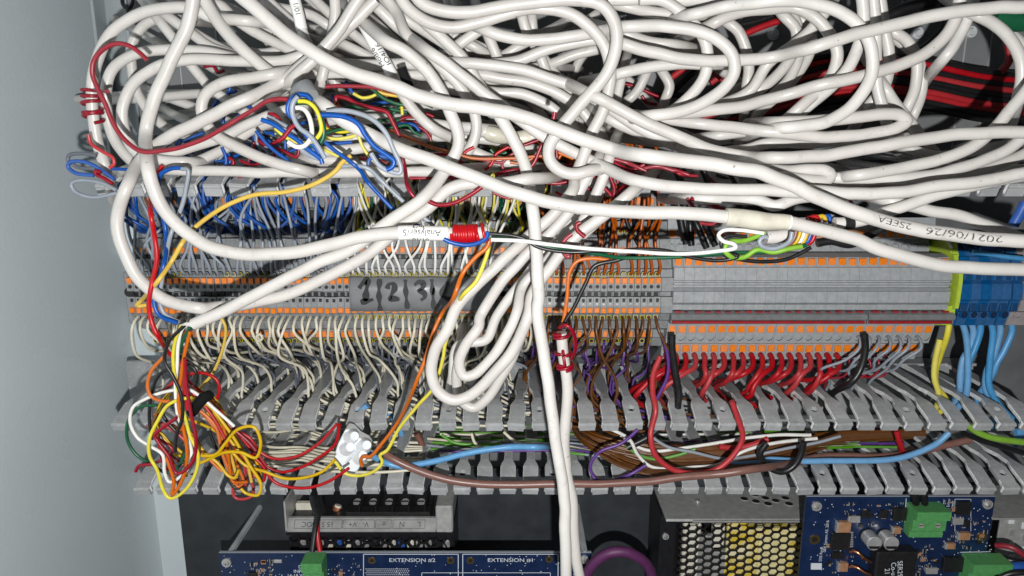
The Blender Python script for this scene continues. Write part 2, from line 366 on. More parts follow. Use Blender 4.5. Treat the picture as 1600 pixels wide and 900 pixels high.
def text_verts(txt, size, extr=0):
    cu = bpy.data.curves.new('t', 'FONT'); cu.body = txt; cu.size = size; cu.align_x = 'CENTER'; cu.align_y = 'CENTER'; cu.resolution_u = 3
    o = bpy.data.objects.new('t', cu); COL.objects.link(o); dg = bpy.context.evaluated_depsgraph_get()
    me = bpy.data.meshes.new_from_object(o.evaluated_get(dg)); 
    bm = bmesh.new(); bm.from_mesh(me); bmesh.ops.triangulate(bm, faces=bm.faces[:])
    for _ in range(4):
        es = [e for e in bm.edges if e.calc_length() > size*0.22]
        if not es: break
        bmesh.ops.subdivide_edges(bm, edges=es, cuts=1); bmesh.ops.triangulate(bm, faces=bm.faces[:])
    bm.verts.index_update(); vs = [v.co.copy() for v in bm.verts]; fs = [tuple(v.index for v in f.verts) for f in bm.faces]; bm.free()
    bpy.data.objects.remove(o); bpy.data.curves.remove(cu); bpy.data.meshes.remove(me); return vs, fs
def text_on_cable(d, pts, s, txt, size, up=True, aoff=0.0, m=None, name='printed_text', sx=1.0, rad=0.12):
    vs, fs = text_verts(txt, size); r = d['dia']/2+rad; out = []
    for v in vs:
        u, a = v.x*sx, -v.y/r
        if not up: u, a = -u, -a
        p, t, n, b = frame_at(pts, s+u); a += aoff
        out.append(p+(n*math.cos(a)+b*math.sin(a))*r)
    return MB().add(out, fs).build(name, m or INK, d['obj'])
def sleeve(d, pts, dr, m, name='label_sleeve', rfun=None):
    return MB().tube(pts, d['dia']/2+dr, 16, rfun=rfun).build(name, m, d['obj'])
def coil_pts(pts, r, s0, s1, turns, jitter=0.15, seed=1):
    rs = random.Random(seed); out = []; n = int(turns*14)
    ph = [rs.uniform(-jitter, jitter) for _ in range(int(turns)+3)]
    for k in range(n+1):
        f = k/n; tt = f*turns; i = int(tt); j = ph[i]*(1-(tt-i))+ph[i+1]*(tt-i)
        p, t, nn, b = frame_at(pts, s0+(s1-s0)*min(max(f+j/max(turns, 1), 0), 1)); a = tt*2*math.pi
        out.append(p+(nn*math.cos(a)+b*math.sin(a))*r)
    return out

# ------------------------------------------------------------------ the setting: cabinet, plates
YB, YP = 500.0, 466.0
XW = xcol(205, 480, YB)
def strct(o): o['kind'] = 'structure'; return o
strct(MB().box(XW-3, XW, 40, YB, -620, 420).build('cabinet_side_wall', WALLP))
strct(MB().box(XW-3, 620, YB, YB+3, -620, 420).build('cabinet_back_wall', WALLP))
xe = xcol(284, 775, YP)
pl = MB().box(xe, 600, YP, YP+3, -600, 400).build('mounting_plate', PLATE); strct(pl)
dz = zrow(735, 460)
strct(MB().box(xe-1, 600, YP-4, YP-1, -600, dz, bev=0.6).build('dark_backing_panel', DARKPL))
# upright flange beside the plate
fl = MB()
xa, xb = xcol(172, 100, 470), xcol(247, 100, 470)
fl.box(xa, xb, 468, 470, zrow(262, 470), 300, bev=0.5)
fl.box(xa, xa+2, 455, 468, zrow(262, 470), 300, bev=0.4)
fl.box((xa*0.45+xb*0.55), (xa*0.45+xb*0.55)+2.2, 461, 468, zrow(262, 470), 300, bev=0.4)
fl = fl.build('mounting_flange', mat('flange_coat', (0.36, 0.40, 0.41), 0.35, noise=0.12, nscale=60, bump=0.25, bscale=500))
tag(fl, 'blue-grey upright steel flange between the cabinet wall and the plate', 'flange')
hp = MB().tube(catmull([tuple(at(190, -6, 452)), tuple(at(193, 9, 448)), tuple(at(202, 13, 446)), tuple(at(207, 4, 450)), tuple(at(207, -8, 455))], -1.0), 1.0, 8).build('wire_hook', BLACKP, fl)

# ------------------------------------------------------------------ slotted cable ducts
PITCH = 12.7; BEND = 0.0115
def finger_mesh(L, hole, head_h):
    mb = MB(); t = 2.1
    half = [(4.3, 0.0), (4.3, 3.0), (4.3, 12.0), (3.8, 14.0), (2.4, 18.0), (2.3, 27.0), (3.0, 31.0), (3.6, 34.0), (3.7, L)]
    n = len(half)
    for i in range(n-1):
        (a, y0), (b, y1) = half[i], half[i+1]
        last = i == n-2
        if hole and y1 == 12.0:
            # ring of quads round a real hole
            k = 16; cx, cy, hr = 0, 7.5, 2.0; inner = []; outer = []
            for q in range(k):
                an = 2*math.pi*q/k; ca, sa = math.cos(an), math.sin(an)
                inner.append((cx+hr*ca, cy+hr*sa))
                sc_ = min(4.3/abs(ca) if abs(ca) > 1e-6 else 1e9, ((12.0-cy) if sa > 0 else cy-3.0)/abs(sa) if abs(sa) > 1e-6 else 1e9)
                outer.append((cx+sc_*ca, cy+sc_*sa))
            vs = [(x, y, 0) for x, y in inner]+[(x, y, 0) for x, y in outer]+[(x, y, -t) for x, y in inner]+[(x, y, -t) for x, y in outer]
            fs = []
            for q in range(k):
                r = (q+1) % k; fs += [(q, r, k+r, k+q), (2*k+r, 2*k+q, 3*k+q, 3*k+r), (r, q, 2*k+q, 2*k+r), (k+q, k+r, 3*k+r, 3*k+q)]
            mb.add(vs, fs)
        else:
            c = 0.35
            vs = [(-a+c, y0, 0), (a-c, y0, 0), (b-c, y1, 0), (-b+c, y1, 0), (-a, y0, -c), (a, y0, -c), (b, y1, -c), (-b, y1, -c), (-a, y0, -t), (a, y0, -t), (b, y1, -t), (-b, y1, -t)]
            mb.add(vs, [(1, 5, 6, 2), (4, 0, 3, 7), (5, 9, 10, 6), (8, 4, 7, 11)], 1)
            mb.add(vs, [(0, 1, 2, 3), (9, 8, 11, 10)]+([(3, 2, 6, 7), (7, 6, 10, 11)] if last else [])+([(0, 4, 5, 1), (4, 8, 9, 5)] if i == 0 else []))
    mb.v = [(x, y, z-BEND*max(0, 24-y)**2) for x, y, z in mb.v]
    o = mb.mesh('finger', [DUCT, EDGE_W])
    return o
def head_mesh(h):
    # clip lip at the tip: a rolled front with a hooked lower lip
    prof = [(0.5, 0.25), (-2.4, 0.25), (-3.3, -0.3), (-3.5, -1.2), (-3.0, -1.9), (-3.2, -h+0.6), (-2.7, -h), (-0.6, -h), (-0.3, -h+1.0), (-0.9, -2.2), (0.5, -2.0)]
    mb = MB().prism_x(prof[::-1], -4.25, 4.25)
    # small side ear
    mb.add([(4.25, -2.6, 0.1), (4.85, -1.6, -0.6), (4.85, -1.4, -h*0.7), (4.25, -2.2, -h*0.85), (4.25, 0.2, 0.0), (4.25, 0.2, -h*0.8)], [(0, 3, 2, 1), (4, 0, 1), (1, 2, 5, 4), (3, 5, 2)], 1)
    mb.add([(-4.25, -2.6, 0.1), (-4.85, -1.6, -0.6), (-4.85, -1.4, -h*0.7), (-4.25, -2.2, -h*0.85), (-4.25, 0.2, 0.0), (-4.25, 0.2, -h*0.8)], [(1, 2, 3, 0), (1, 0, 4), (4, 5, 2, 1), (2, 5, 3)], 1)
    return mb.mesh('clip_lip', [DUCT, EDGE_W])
def build_duct(name, label, walls, tipY, baseY, xs, xe_, seed, head_h=5.2, floor=None):
    rnd = random.Random(seed)
    L = baseY-tipY
    d = empty(name, (xs, baseY, walls[0])); tag(d, label, 'cable duct', 'slotted cable ducts')
    base = Vector((xs, baseY, walls[0]))
    fms = [finger_mesh(L-11, False, head_h), finger_mesh(L-11, True, head_h)]; hm = head_mesh(head_h)
    slots = []
    for wi, z in enumerate(walls):
        up = 1
        wl = MB().box(xs-6, xe_+6, tipY+L-11.5, baseY, z-1.72, z+0.02, bev=0.3).build('side_wall', DUCT, d); wl.location = -base*MM
        x = xs; k = 0
        while x <= xe_:
            f = link('finger', fms[1 if (k % 4 == 2) else 0], d)
            f.location = (Vector((x, tipY, z))-base)*MM
            f.rotation_euler = (math.radians(rnd.gauss(0, 1.6)), math.radians(rnd.gauss(0, 1.5)), math.radians(rnd.gauss(0, 1.8)))
            h = link('clip_lip', hm, f); h.location = (0, 0, -BEND*576*MM); h.rotation_euler = (math.radians(24), 0, 0)
            x += PITCH; k += 1
    fl_ = MB().box(xs-6, xe_+6, baseY-2.5, baseY+0.5, min(walls)-1.7, max(walls), bev=0.3)
    b = fl_.build('duct_floor', DUCT, d); b.location = -base*MM
    return d
ZU = zrow(639, 375); ZL = zrow(740, 375)          # upper and lower wall of the lower duct
XS = xcol(190, 660, 375); XE = xcol(1640, 660, 375)
build_duct('cable_duct', 'grey slotted cable duct below the terminal rail, full of wires', [ZU], 375, 462, XS, XE, 3)
d2 = [o for o in COL.objects if o.name == 'cable_duct'][0]
# lower wall belongs to the same duct: same builder, re-parented
d_low = build_duct('duct_lower_side', '', [ZL], 375, 462, xcol(224, 760, 375), XE+10, 5)
for ch in list(d_low.children):
    wloc = ch.location.copy()+d_low.location-d2.location
    ch.parent = d2; ch.location = wloc
bpy.data.objects.remove(d_low)
lf = MB().box(xcol(215, 700, 462), XE+10, 460.5, 463.5, ZL, ZU-1.8).build('duct_floor', DUCT, d2); lf.location = -d2.location
ZT = zrow(262, 352)
XS2 = xcol(163, 285, 352)
ud = build_duct('cable_duct', 'grey slotted cable duct above the terminals, buried under white cables', [ZT], 352, 462, XS2+PITCH*0.1, xcol(1640, 280, 352), 11, head_h=6.6)
uf = MB().box(xe+4, 560, 459, 462, ZT, 330).build('duct_floor', mat('duct_floor_grey', (0.20, 0.205, 0.21), 0.5, noise=0.1, nscale=50), ud); uf.location = -ud.location
# ribs and nylon rivets on the floor of the upper duct
for px in (281, 341, 880, 945, 975, 1400, 1505, 1545):
    X = xcol(px, 90, 459)
    r = MB().box(X-0.35, X+0.35, 458.4, 459.2, ZT+4, 300).build('floor_rib', mat('rib_light', (0.42, 0.43, 0.43), 0.5), ud); r.location = -ud.location
for px, py in ((303, 157), (375, 78), (1433, 52), (1516, 50), (1208, 54), (255, 158)):
    p = at(px, py, 459)
    rv = MB().cyl((p.x, 459.1, p.z), (0, -1, 0), 3.6, 1.6, 14, r2=3.3).cyl((p.x, 457.5, p.z), (0, -1, 0), 2.4, 1.5, 12, r2=1.7).build('nylon_rivet', CLEARN, ud); rv.location = -ud.location

# ------------------------------------------------------------------ terminal rail
XW0_ = xcol(1051, 513, 398)-2.85
XT0 = xcol(201.5, 438, 388); TP = 3.665; NT = 79
def prof(rows): return [(Y, zrow(py, Y)) for py, Y in rows]
NARROW = prof([(296, 458), (296, 418), (324, 417), (326, 423), (344, 423), (346, 412), (371, 409), (373, 400), (397, 398), (399, 401), (404, 401), (405, 397), (419, 395), (421, 393), (433, 392), (434, 388.5),
               (455, 388), (456, 394), (463, 394), (464, 389), (478, 388), (489, 388), (490, 391), (500, 394), (501, 397), (513, 399), (515, 407), (527, 407), (528, 410), (540, 412), (541, 430), (545, 458)])
def lever(w_, py0, py1, Y, d=1.1):
    z1, z0 = zrow(py0, Y), zrow(py1, Y)
    mb = MB().box(-w_, w_, Y-d, Y+0.5, z0, z1, bev=0.25)
    # moulded slot across the lever
    return mb.mesh('release_lever', ORANGE_L)
tb_mesh = MB().prism_x(NARROW, -TP/2+0.07, TP/2-0.07); tb_mesh = tb_mesh.mesh('body', GREY_T)
lv = [lever(1.22, 309, 319, 418), lever(1.22, 386, 395, 399), lever(1.28, 434, 443, 388.5), lever(1.28, 480.5, 488.5, 388), lever(1.22, 517, 526, 407)]
def ringm(py, Y, mcol):
    z = zrow(py, Y); mb = MB().lathe((0, Y+0.4, z), (0, -1, -0.15), [(1.75, 0), (1.75, 0.8), (1.5, 0.8), (1.5, 1.15), (1.1, 1.15), (1.0, 0.3), (0, 0.3)], [1, 1, 0, 0, 1, 1]); return mb.mesh('wire_entry', [mcol, DARKP])
rg = [ringm(361, 410.2, YEL_R), ringm(428, 392.5, YEL_R), ringm(494.5, 392.6, YEL_R), ringm(531.5, 410.3, YEL_R)]
rgd = [ringm(361, 410.2, GREY_T), ringm(428, 392.5, GREY_T), ringm(494.5, 392.6, GREY_T), ringm(531.5, 410.3, GREY_T)]
def slots_mesh(screws):
    mb = MB()
    z = zrow(448, 388.3); mb.cyl((0, 388.5, z), (0, -1, 0), 1.05, 0.45, 12, 0)
    z = zrow(469, 388.8); mb.box(-0.75, 0.75, 388.2, 389.5, z-0.9, z+0.9, 0)
    z = zrow(459.5, 394); mb.box(-1.2, 1.2, 393.2, 394.4, z-1.2, z+1.1, 0)
    z = zrow(335, 423); mb.box(-1.3, 1.3, 421.6, 423.4, z-2.6, z+2.8, 0)
    z = zrow(401.5, 401); mb.box(-1.2, 1.2, 400, 401.5, z-1.0, z+1.0, 0)
    if screws: z = zrow(474.5, 388.3); mb.cyl((0, 388.5, z), (0, -1, 0), 0.95, 0.6, 10, 1, r2=0.6)
    return mb.mesh('contact_slots', [DARKP, METAL])
sl_a, sl_b = slots_mesh(False), slots_mesh(True)
TX = [XT0+TP*i for i in range(NT)]
rt = random.Random(4)
for i in range(NT):
    o = empty('terminal_block', (TX[i], 400, zrow(460, 400)))
    tag(o, 'narrow grey terminal block with orange levers, %s along the rail from the end bracket' % nth(i+1), 'terminal block', 'narrow terminal blocks clipped along the rail')
    off = Vector((0, -400, -zrow(460, 400)))*MM
    jz = rt.gauss(0, 0.12)*MM; jy = rt.gauss(0, 0.18)*MM
    def put(nm, me, dz=0):
        c = link(nm, me, o); c.location = off+Vector((0, jy, jz+dz*MM)); return c
    put('body', tb_mesh)
    for q, m_ in enumerate(lv):
        if q == 0 and i % 2 == 1 and i < 60: continue
        put('release_lever', m_, rt.gauss(0, 0.1))
    for q in range(4):
        yel = {0: i > 32, 1: rt.random() < 0.75 or i > 32, 2: i > 32 or rt.random() < 0.06, 3: True}[q]
        put('wire_entry', (rg if yel else rgd)[q])
    put('contact_slots', sl_b if i > 58 else sl_a)['kind'] = 'stuff'
# end plate closing the narrow row
ep = MB().prism_x(NARROW, TX[-1]+TP/2+0.1, XW0_-0.1); tag(ep.build('end_plate', GREY_T), 'plain grey end plate between the narrow and the wide terminal blocks', 'end plate')
# end bracket
eb = MB(); xb0 = TX[0]-TP/2
eb.box(xb0-3.5, xb0-0.1, 392, 456, zrow(500, 400), zrow(420, 400), bev=0.8)
eb.box(xb0-6.5, xb0-3.4, 400, 456, zrow(490, 404), zrow(428, 404), bev=0.8)
eb.cyl((xb0-0.6, 391.9, zrow(457, 391)), (0, -1, 0), 2.6, 0.8, 16, 1)
tag(eb.build('end_bracket', [GREY_T, DARKP]), 'grey end bracket closing the terminal row beside the cabinet wall', 'end bracket')
# DIN rail
dr = MB(); zc = zrow(450, 440)
dr.box(xb0-14, 420, 449, 451, zc-17, zc+17); dr.box(xb0-14, 420, 451, 465, zc-10, zc+10)
tag(dr.build('mounting_rail', STEEL), 'steel mounting rail carrying the terminal blocks, mostly hidden', 'rail')
# gap plate under the terminals
# ---- wide terminals
XW0 = xcol(1051, 513, 398); WP = 5.56; NW = 27
WIDE = prof([(340, 458), (340, 411), (372, 409), (374, 415), (394, 413), (396, 400), (402, 394), (417, 391.5), (418, 389.5), (438, 388), (439, 389.5), (441, 389.5), (442, 388), (445, 388), (446, 390), (449, 390), (450, 388), (454, 389.5), (456, 388), (473, 388), (474, 390), (476, 388.5), (484, 389), (486, 395), (505, 398), (536, 402), (537, 411), (561, 414), (564, 458)])
wb = MB().prism_x(WIDE, -WP/2+0.045, WP/2-0.045).mesh('body', GREY_C)
def wlever(py0, py1, Y, hw=1.85): return lever(hw, py0, py1, Y, 1.0)
wl_ = [wlever(359, 371, 410), wlever(403, 414, 392.8), wlever(508, 519, 399.5), wlever(538.5, 549, 411.5)]
def funnel(py, Y, r=2.45):
    z = zrow(py, Y); mb = MB().lathe((0, Y+0.5, z), (0, -1, -0.1), [(r, 0), (r, 1.0), (r-0.35, 1.0), (r-0.5, 0.2), (0, 0.2)], [0, 0, 2, 1], 18); return mb.mesh('wire_entry', [GREY_C, GREY_D, DARKP])
wf = [funnel(526.5, 401), funnel(553.5, 413, 2.2), funnel(386, 414)]
for i in range(NW):
    X = XW0+WP*i; o = empty('wide_terminal_block', (X, 400, zrow(460, 400)))
    tag(o, 'wide grey terminal block with smooth cover, %s from the narrow blocks' % nth(i+1), 'terminal block', 'wide terminal blocks with smooth covers')
    off = Vector((0, -400, -zrow(460, 400)))*MM
    jy = rt.gauss(0, 0.05)*MM
    for nm, me in [('body', wb)]+[('release_lever', m_) for m_ in wl_]+[('wire_entry', m_) for m_ in wf]:
        if nm == 'wire_entry' and me is wf[1] and i > 24: continue
        c = link(nm, me, o); c.location = off+Vector((0, jy, (rt.gauss(0, 0.12) if nm == 'release_lever' else 0)*MM))
# two rubber marker strips with a red line
for xa_, xb_, lb in ((1047, 1351, 'long grey marker strip with a dark red stripe under the smooth covers'), (1353, 1487, 'short grey marker strip with a red stripe beside the blue terminals')):
    X0, X1 = xcol(xa_, 495, 390), xcol(xb_, 495, 390)
    z1, z0, zm = zrow(487, 389), zrow(506, 390), zrow(501, 388)
    pr = [(396, z1), (390, z1), (387.2, z1-1.2), (386.2, (z1+zm)/2), (386.8, zm+0.8), (388, zm), (388, z0+0.6), (389.5, z0), (396, z0)]
    s_ = empty('marker_strip', (X0, 390, z0)); tag(s_, lb, 'marker strip', 'marker strips on the wide terminals')
    a_ = MB().prism_x(pr, X0, X1).build('strip_body', STRIP_G, s_); a_.location = -s_.location
    rs_ = random.Random(2); zz = zrow(502.8, 388)
    b_ = MB().box(X0+0.5, X1-1.0, 386.6, 388.4, zz-0.75, zz+0.65, bev=0.3).build('red_stripe', RED_S, s_); b_.location = -s_.location
    c_ = MB()
    x = X0+2
    while x < X1-4: c_.box(x, x+rs_.uniform(1.5, 4), 387.4, 388.8, z1-0.2, z1+rs_.uniform(0.2, 0.7)); x += 5.5
    c_ = c_.build('torn_red_edge', RED_S, s_); c_['kind'] = 'stuff'; c_.location = -s_.location
# yellow-green end plate and blue terminals
XG = xcol(1489, 480, 390)
yg = MB().prism_x(prof([(376, 440), (376, 400), (396, 397), (398, 394), (418, 391), (420, 387.5), (440, 386.5), (470, 386.5), (482, 387), (484, 391), (504, 393), (506, 440)]), XG-1.0, XG+1.2)
yg.prism_x(prof([(375, 430), (375, 399), (402, 395), (404, 430)]), XG-0.5, XG+2.6)
yg.prism_x(prof([(478, 400), (478, 389.5), (490, 389), (508, 391), (508, 400)]), XG-4.5, XG+0.9)
tag(yg.build('earth_terminal', YG_T), 'yellow-green earth terminal plate between grey and blue blocks', 'terminal block')
BLUEP = prof([(372, 452), (372, 402), (400, 397), (401, 394), (418, 391), (420, 388.5), (438, 387.5), (441, 389.5), (444, 388), (468, 387), (470, 388.5), (486, 390), (488, 396), (508, 398), (510, 452)])
bbm = MB().prism_x(BLUEP, -2.6, 2.6).mesh('body', BLUE_T)
z1, z2, z3, z4 = zrow(431, 388), zrow(480, 389), zrow(491, 396), zrow(387, 398)
win = MB().box(-1.7, 1.7, 387.4, 388.6, z1-2.2, z1+1.6, 0, bev=0.2).mesh('lever_window', mat('dark_blue_window', (0.008, 0.05, 0.14), 0.4))
DBLUE = mat('deep_blue', (0.005, 0.02, 0.06), 0.5)
bho = MB().lathe((0, 396.3, z3), (0, -1, -0.1), [(2.45, 0), (2.45, 1.2), (1.9, 1.2), (1.8, 0.3), (0, 0.3)], [0, 0, 1, 1], 16).mesh('wire_entry', [BLUE_T, DBLUE])
bh2 = MB().lathe((0, 399.6, z4), (0, -1, 0.1), [(2.45, 0), (2.45, 1.2), (1.9, 1.2), (1.8, 0.3), (0, 0.3)], [0, 0, 1, 1], 16).mesh('wire_entry', [BLUE_T, DBLUE])
win2 = MB().box(-1.7, 1.7, 388.0, 390, z2-2.2, z2+2.2, 0, bev=0.2).mesh('lever_window', mat('dark_blue_window', (0.008, 0.05, 0.14), 0.4))
BX = [XG+4.6+5.42*i+(0.8 if i > 4 else 0) for i in range(7)]
for i, X in enumerate(BX[:6]):
    o = empty('blue_terminal_block', (X, 400, zrow(460, 400))); off = Vector((0, -400, -zrow(460, 400)))*MM
    tag(o, 'blue terminal block, %s from the yellow-green plate' % nth(i+1), 'terminal block', 'blue neutral terminal blocks')
    for nm, me in (('body', bbm), ('lever_window', win), ('lever_window', win2), ('wire_entry', bho), ('wire_entry', bh2)):
        c = link(nm, me, o); c.location = off
lb_ = MB().prism_x(BLUEP, BX[6]-2.0, BX[6]+14).build('grey_terminal_block', mat('pinkish_grey_plastic', (0.30, 0.27, 0.27), 0.45, noise=0.1)); tag(lb_, 'pinkish grey terminal block after the last blue one', 'terminal block')
h_ = MB().ring((BX[6]+2.5, 396.3, z3), (0, -1, -0.1), 2.6, 2.0, 1.2, 16).build('wire_entry', lb_.data.materials[0], lb_)
# grey tape with handwritten figures
zt1, zt0 = zrow(434, 386), zrow(487, 386); xt0, xt1 = xcol(546, 460, 386), xcol(773, 460, 386)
tp = MB(); nn = 40
vs = []
for k in range(nn+1):
    x = xt0+(xt1-xt0)*k/nn; wv = 0.35*math.sin(k*0.9)+0.25*math.sin(k*2.3+1)
    for z, y in ((zt1, 387.2), ((zt1*2+zt0)/3, 385.6+wv*0.5), ((zt1+zt0*2)/3, 385.6+wv*0.4), (zt0, 386.8)): vs.append((x, y, z+wv*0.2))
tp.add(vs, [(4*k+q, 4*k+q+1, 4*k+q+5, 4*k+q+4) for k in range(nn) for q in range(3)], 0, True)
tp = tp.build('marking_tape', TAPE_G); tag(tp, 'grey tape with handwritten figures 1 to 4 stuck over the terminals', 'tape')
sm = tp.modifiers.new('thick', 'SOLIDIFY'); sm.thickness = 0.00025; sm.offset = 1
def stroke(path, w_, name='ink_mark'):
    P = [(x, y) for x, y, _ in parse(path)]; S = catmull([(x, y, 0) for x, y in P], 1.2); pts = [at(x, y, 384.7) for x, y, _ in S]
    vs = []; n = len(pts)
    for k in range(n):
        a, b = pts[max(k-1, 0)], pts[min(k+1, n-1)]; t = (b-a); t.y = 0; t.normalize(); nrm = Vector((-t.z, 0, t.x)); ww = w_*(0.85+0.3*math.sin(k*0.35+len(path)))*(0.7 if k in (0, n-1) else 1)
        vs += [pts[k]-nrm*ww/2, pts[k]+nrm*ww/2]
    return MB().add(vs, [(2*k, 2*k+1, 2*k+3, 2*k+2) for k in range(n-1)]).build(name, INK, tp)
stroke('G 783 662 800 640 822 628 818 670 812 722', 3.44); stroke('G 790 728 815 722 850 714', 3.13)
stroke('G 880 618 876 680 882 768', 2.82)
stroke('G 915 665 922 645 945 642 950 662 938 685 928 712 945 710 973 714', 2.97)
stroke('G 1000 622 1003 690 1010 758', 2.66)
stroke('G 1042 648 1062 633 1085 640 1080 660 1062 672 1088 684 1090 704 1072 718', 2.82)
stroke('G 1124 620 1128 680 1134 760', 2.66); stroke('G 1126 674 1136 676', 3.92)
stroke('H 300 630 283 660 272 694 300 712 332 716', 2.97)

# ------------------------------------------------------------------ rows of thin wires between the terminals and the ducts
AFTER = []
rw = random.Random(21)
def duct_clamp(S):
    out = []
    for p in S:
        u = unproj(p); y = min(u[2], duct_front(u[1])); out.append(tuple(at(u[0], u[1], y)))
    return out
def thin(name, label, pts, dia, m, group, cat='wire', sides=7, step=2.2):
    S = catmull([tuple(p) for p in pts], -step)
    o = MB().tube(S, dia/2, sides).build(name, m); tag(o, label, cat, group); return o
def gap_x(x):       # middle of the nearest slot between two fingers of the lower duct
    k = round((x-XS)/PITCH-0.5); return XS+(k+0.5)*PITCH
def gap_u(x):
    x0 = XS2+PITCH*0.1; k = round((x-x0)/PITCH-0.5); return x0+(k+0.5)*PITCH
def down_wire(i, row, Yr, colname, dia, bias, spread, name, label, group, dmin=402, dmax=452, front=6.0, curl=False):
    X = TX[i]; z = zrow(row, Yr); front += rw.uniform(-2.5, 4)
    tgt = gap_x(X+bias+rw.gauss(0, spread)); xs_ = tgt+rw.uniform(-1.2, 1.2)*1.0
    yc = rw.uniform(dmin, dmax)
    f = front+rw.uniform(-1.5, 2)
    H = z-ZU
    p = [(X, Yr+3, z+0.5), (X, Yr-f*0.6, z-1.5), (X+rw.gauss(0, 0.8), Yr-f, z-6)]
    if curl:
        p += [(X+3, Yr-f-2, z-11), (X+6, Yr-f-3, z-9), (X+5, Yr-f-3.5, z-6.5), (X+2.5, Yr-f-3, z-9), (X+3.5, Yr-f-1, z-14)]
    m1 = rw.uniform(0.25, 0.45); m2 = rw.uniform(0.6, 0.8)
    p += [(X+(xs_-X)*m1*0.6+rw.gauss(0, 3.4), Yr-f+(yc-Yr)*m1*0.5, z-H*m1-2), (X+(xs_-X)*m2+rw.gauss(0, 2.0), Yr+(yc-Yr)*m2, z-H*m2),
          (xs_, yc, ZU+3), (xs_+rw.uniform(-1.5, 2.5), yc+1, ZU-7), (xs_+rw.uniform(4, 16), min(yc+2, 448), ZU-rw.uniform(14, 22)), (xs_+rw.uniform(22, 50), min(yc+4, 450), ZU-rw.uniform(18, 26))]
    return thin(name, label, p, dia, WC[colname], group)
for i in range(0, 60):                       # beige wires from the lower front entries
    if i in (3, 17): continue
    c = 'beige'
    down_wire(i, 494.5, 392.6, c, 1.62, 9 if i < 25 else (5 if i < 45 else -1), 5.5, 'beige_wire',
              'beige wire dropping from the %s terminal to the duct' % nth(i+1), 'beige wires dropping into the duct', curl=(i == 18))
for i in range(4, 60):                       # slate wires behind them from the rear entries
    if i % 9 == 5: continue
    c = 'slate' if i < 34 else rw.choice(['slate', 'slate', 'leaf', 'slate', 'grey', 'beige'])
    nm = {'slate': 'slate', 'leaf': 'green', 'grey': 'grey', 'beige': 'cream'}[c]
    down_wire(i, 531.5, 410.3, c, 1.55, 5, 6, nm+'_wire', '%s wire from the rear entry of the %s terminal' % (nm, nth(i+1)), 'wires behind the beige row', 415, 455, 3.5)
for i in range(60, NT):                      # brown in front, purple behind
    down_wire(i, 494.5, 392.6, 'brown', 1.6, -3, 7, 'brown_wire', 'brown wire dropping from the %s terminal to the duct' % nth(i+1), 'brown wires dropping into the duct', 392, 440)
    if i % 4 != 1:
        down_wire(i, 531.5, 410.3, 'purple', 1.5, -2, 7, 'purple_wire', 'purple wire from the rear entry of the %s terminal' % nth(i+1), 'purple wires behind the brown row', 405, 450, 4)
# upper side
def up_wire(i, row, Yr, colname, dia, name, label, group, spread=8, bias=0, loop=0.0, f=5.0, ytop=None):
    X = TX[i]; z = zrow(row, Yr); tgt = gap_u(X+bias+rw.gauss(0, spread))+rw.uniform(-1.2, 1.2); yc = ytop or rw.uniform(385, 430); H = ZT-z
    p = [(X, Yr+3, z-0.5), (X, Yr-f*0.6, z+1.0), (X+rw.gauss(0, 0.7), Yr-f, z+5)]
    if loop:
        s = rw.choice((-1, 1)); p += [(X+s*loop*0.6, Yr-f-4, z+H*0.28), (X+s*loop, Yr-f-7, z+H*0.52), (X+s*loop*0.4+(tgt-X)*0.5, Yr-f-5, z+H*0.78)]
    else:
        p += [(X+(tgt-X)*0.25+rw.gauss(0, 3.2), Yr-f-1, z+H*0.3), (X+(tgt-X)*0.65+rw.gauss(0, 4.0), (Yr+yc)/2-4, z+H*0.66)]
    p += [(tgt, yc-3, ZT-4), (tgt+rw.uniform(-1, 1), yc, ZT+5), (tgt+rw.uniform(-10, 10), yc+4, ZT+14)]
    return thin(name, label, p, dia, WC[colname], group)
for i in range(1, 32):
    up_wire(i, 428, 392.5, 'grey', 1.65, 'grey_wire', 'grey wire rising from the %s terminal to the upper duct' % nth(i+1), 'grey wires rising to the upper duct', 10, 3, loop=rw.choice([0, 0, 0, 4]))
    if i % 2:
        up_wire(i, 361, 410.2, 'blue', 1.65, 'blue_wire', 'outer blue wire bowing far out above the %s terminal' % nth(i+1), 'blue wires looping up to the upper duct', 9, 4, loop=rw.uniform(6, 13), f=rw.uniform(16, 24))
    if i % 6 != 4:
        up_wire(i, 361, 410.2, 'blue', 1.65, 'blue_wire', 'blue wire looping up from the %s terminal' % nth(i+1), 'blue wires looping up to the upper duct', 6, 2, loop=rw.uniform(2, 10), f=rw.uniform(6, 14))
for i in range(0, 30, 4):
    up_wire(i, 361, 410.2, 'grey', 1.6, 'rear_grey_wire', 'grey wire among the blue loops above the %s terminal' % nth(i+1), 'grey wires among the blue loops', 9, 3, loop=rw.uniform(1, 6), f=rw.uniform(8, 13))
for i in range(33, 54):
    up_wire(i, 428, 392.5, 'white', 1.5, 'white_wire', 'white wire entering the %s terminal above the marking tape' % nth(i+1), 'white wires above the marking tape', 5, 0, ytop=rw.uniform(395, 425))
for i in range(33, 60):
    for q in range(2 if i % 3 else 1):
        c = rw.choice(['lemon', 'white', 'lemon', 'green', 'white', 'lemon'])
        nm = {'lemon': 'yellow', 'white': 'white', 'green': 'green'}[c]
        up_wire(i, 361, 410.2, c, 1.4, 'upper_%s_wire' % nm if False else nm+'_wire', '%s %s wire fanning from the upper duct to the %s terminal' % ('outer' if q else 'inner', nm, nth(i+1)), 'yellow, white and green wires under the upper duct', 4, 0, loop=rw.choice([0, 0, 3, 6]), f=rw.uniform(4, 9))
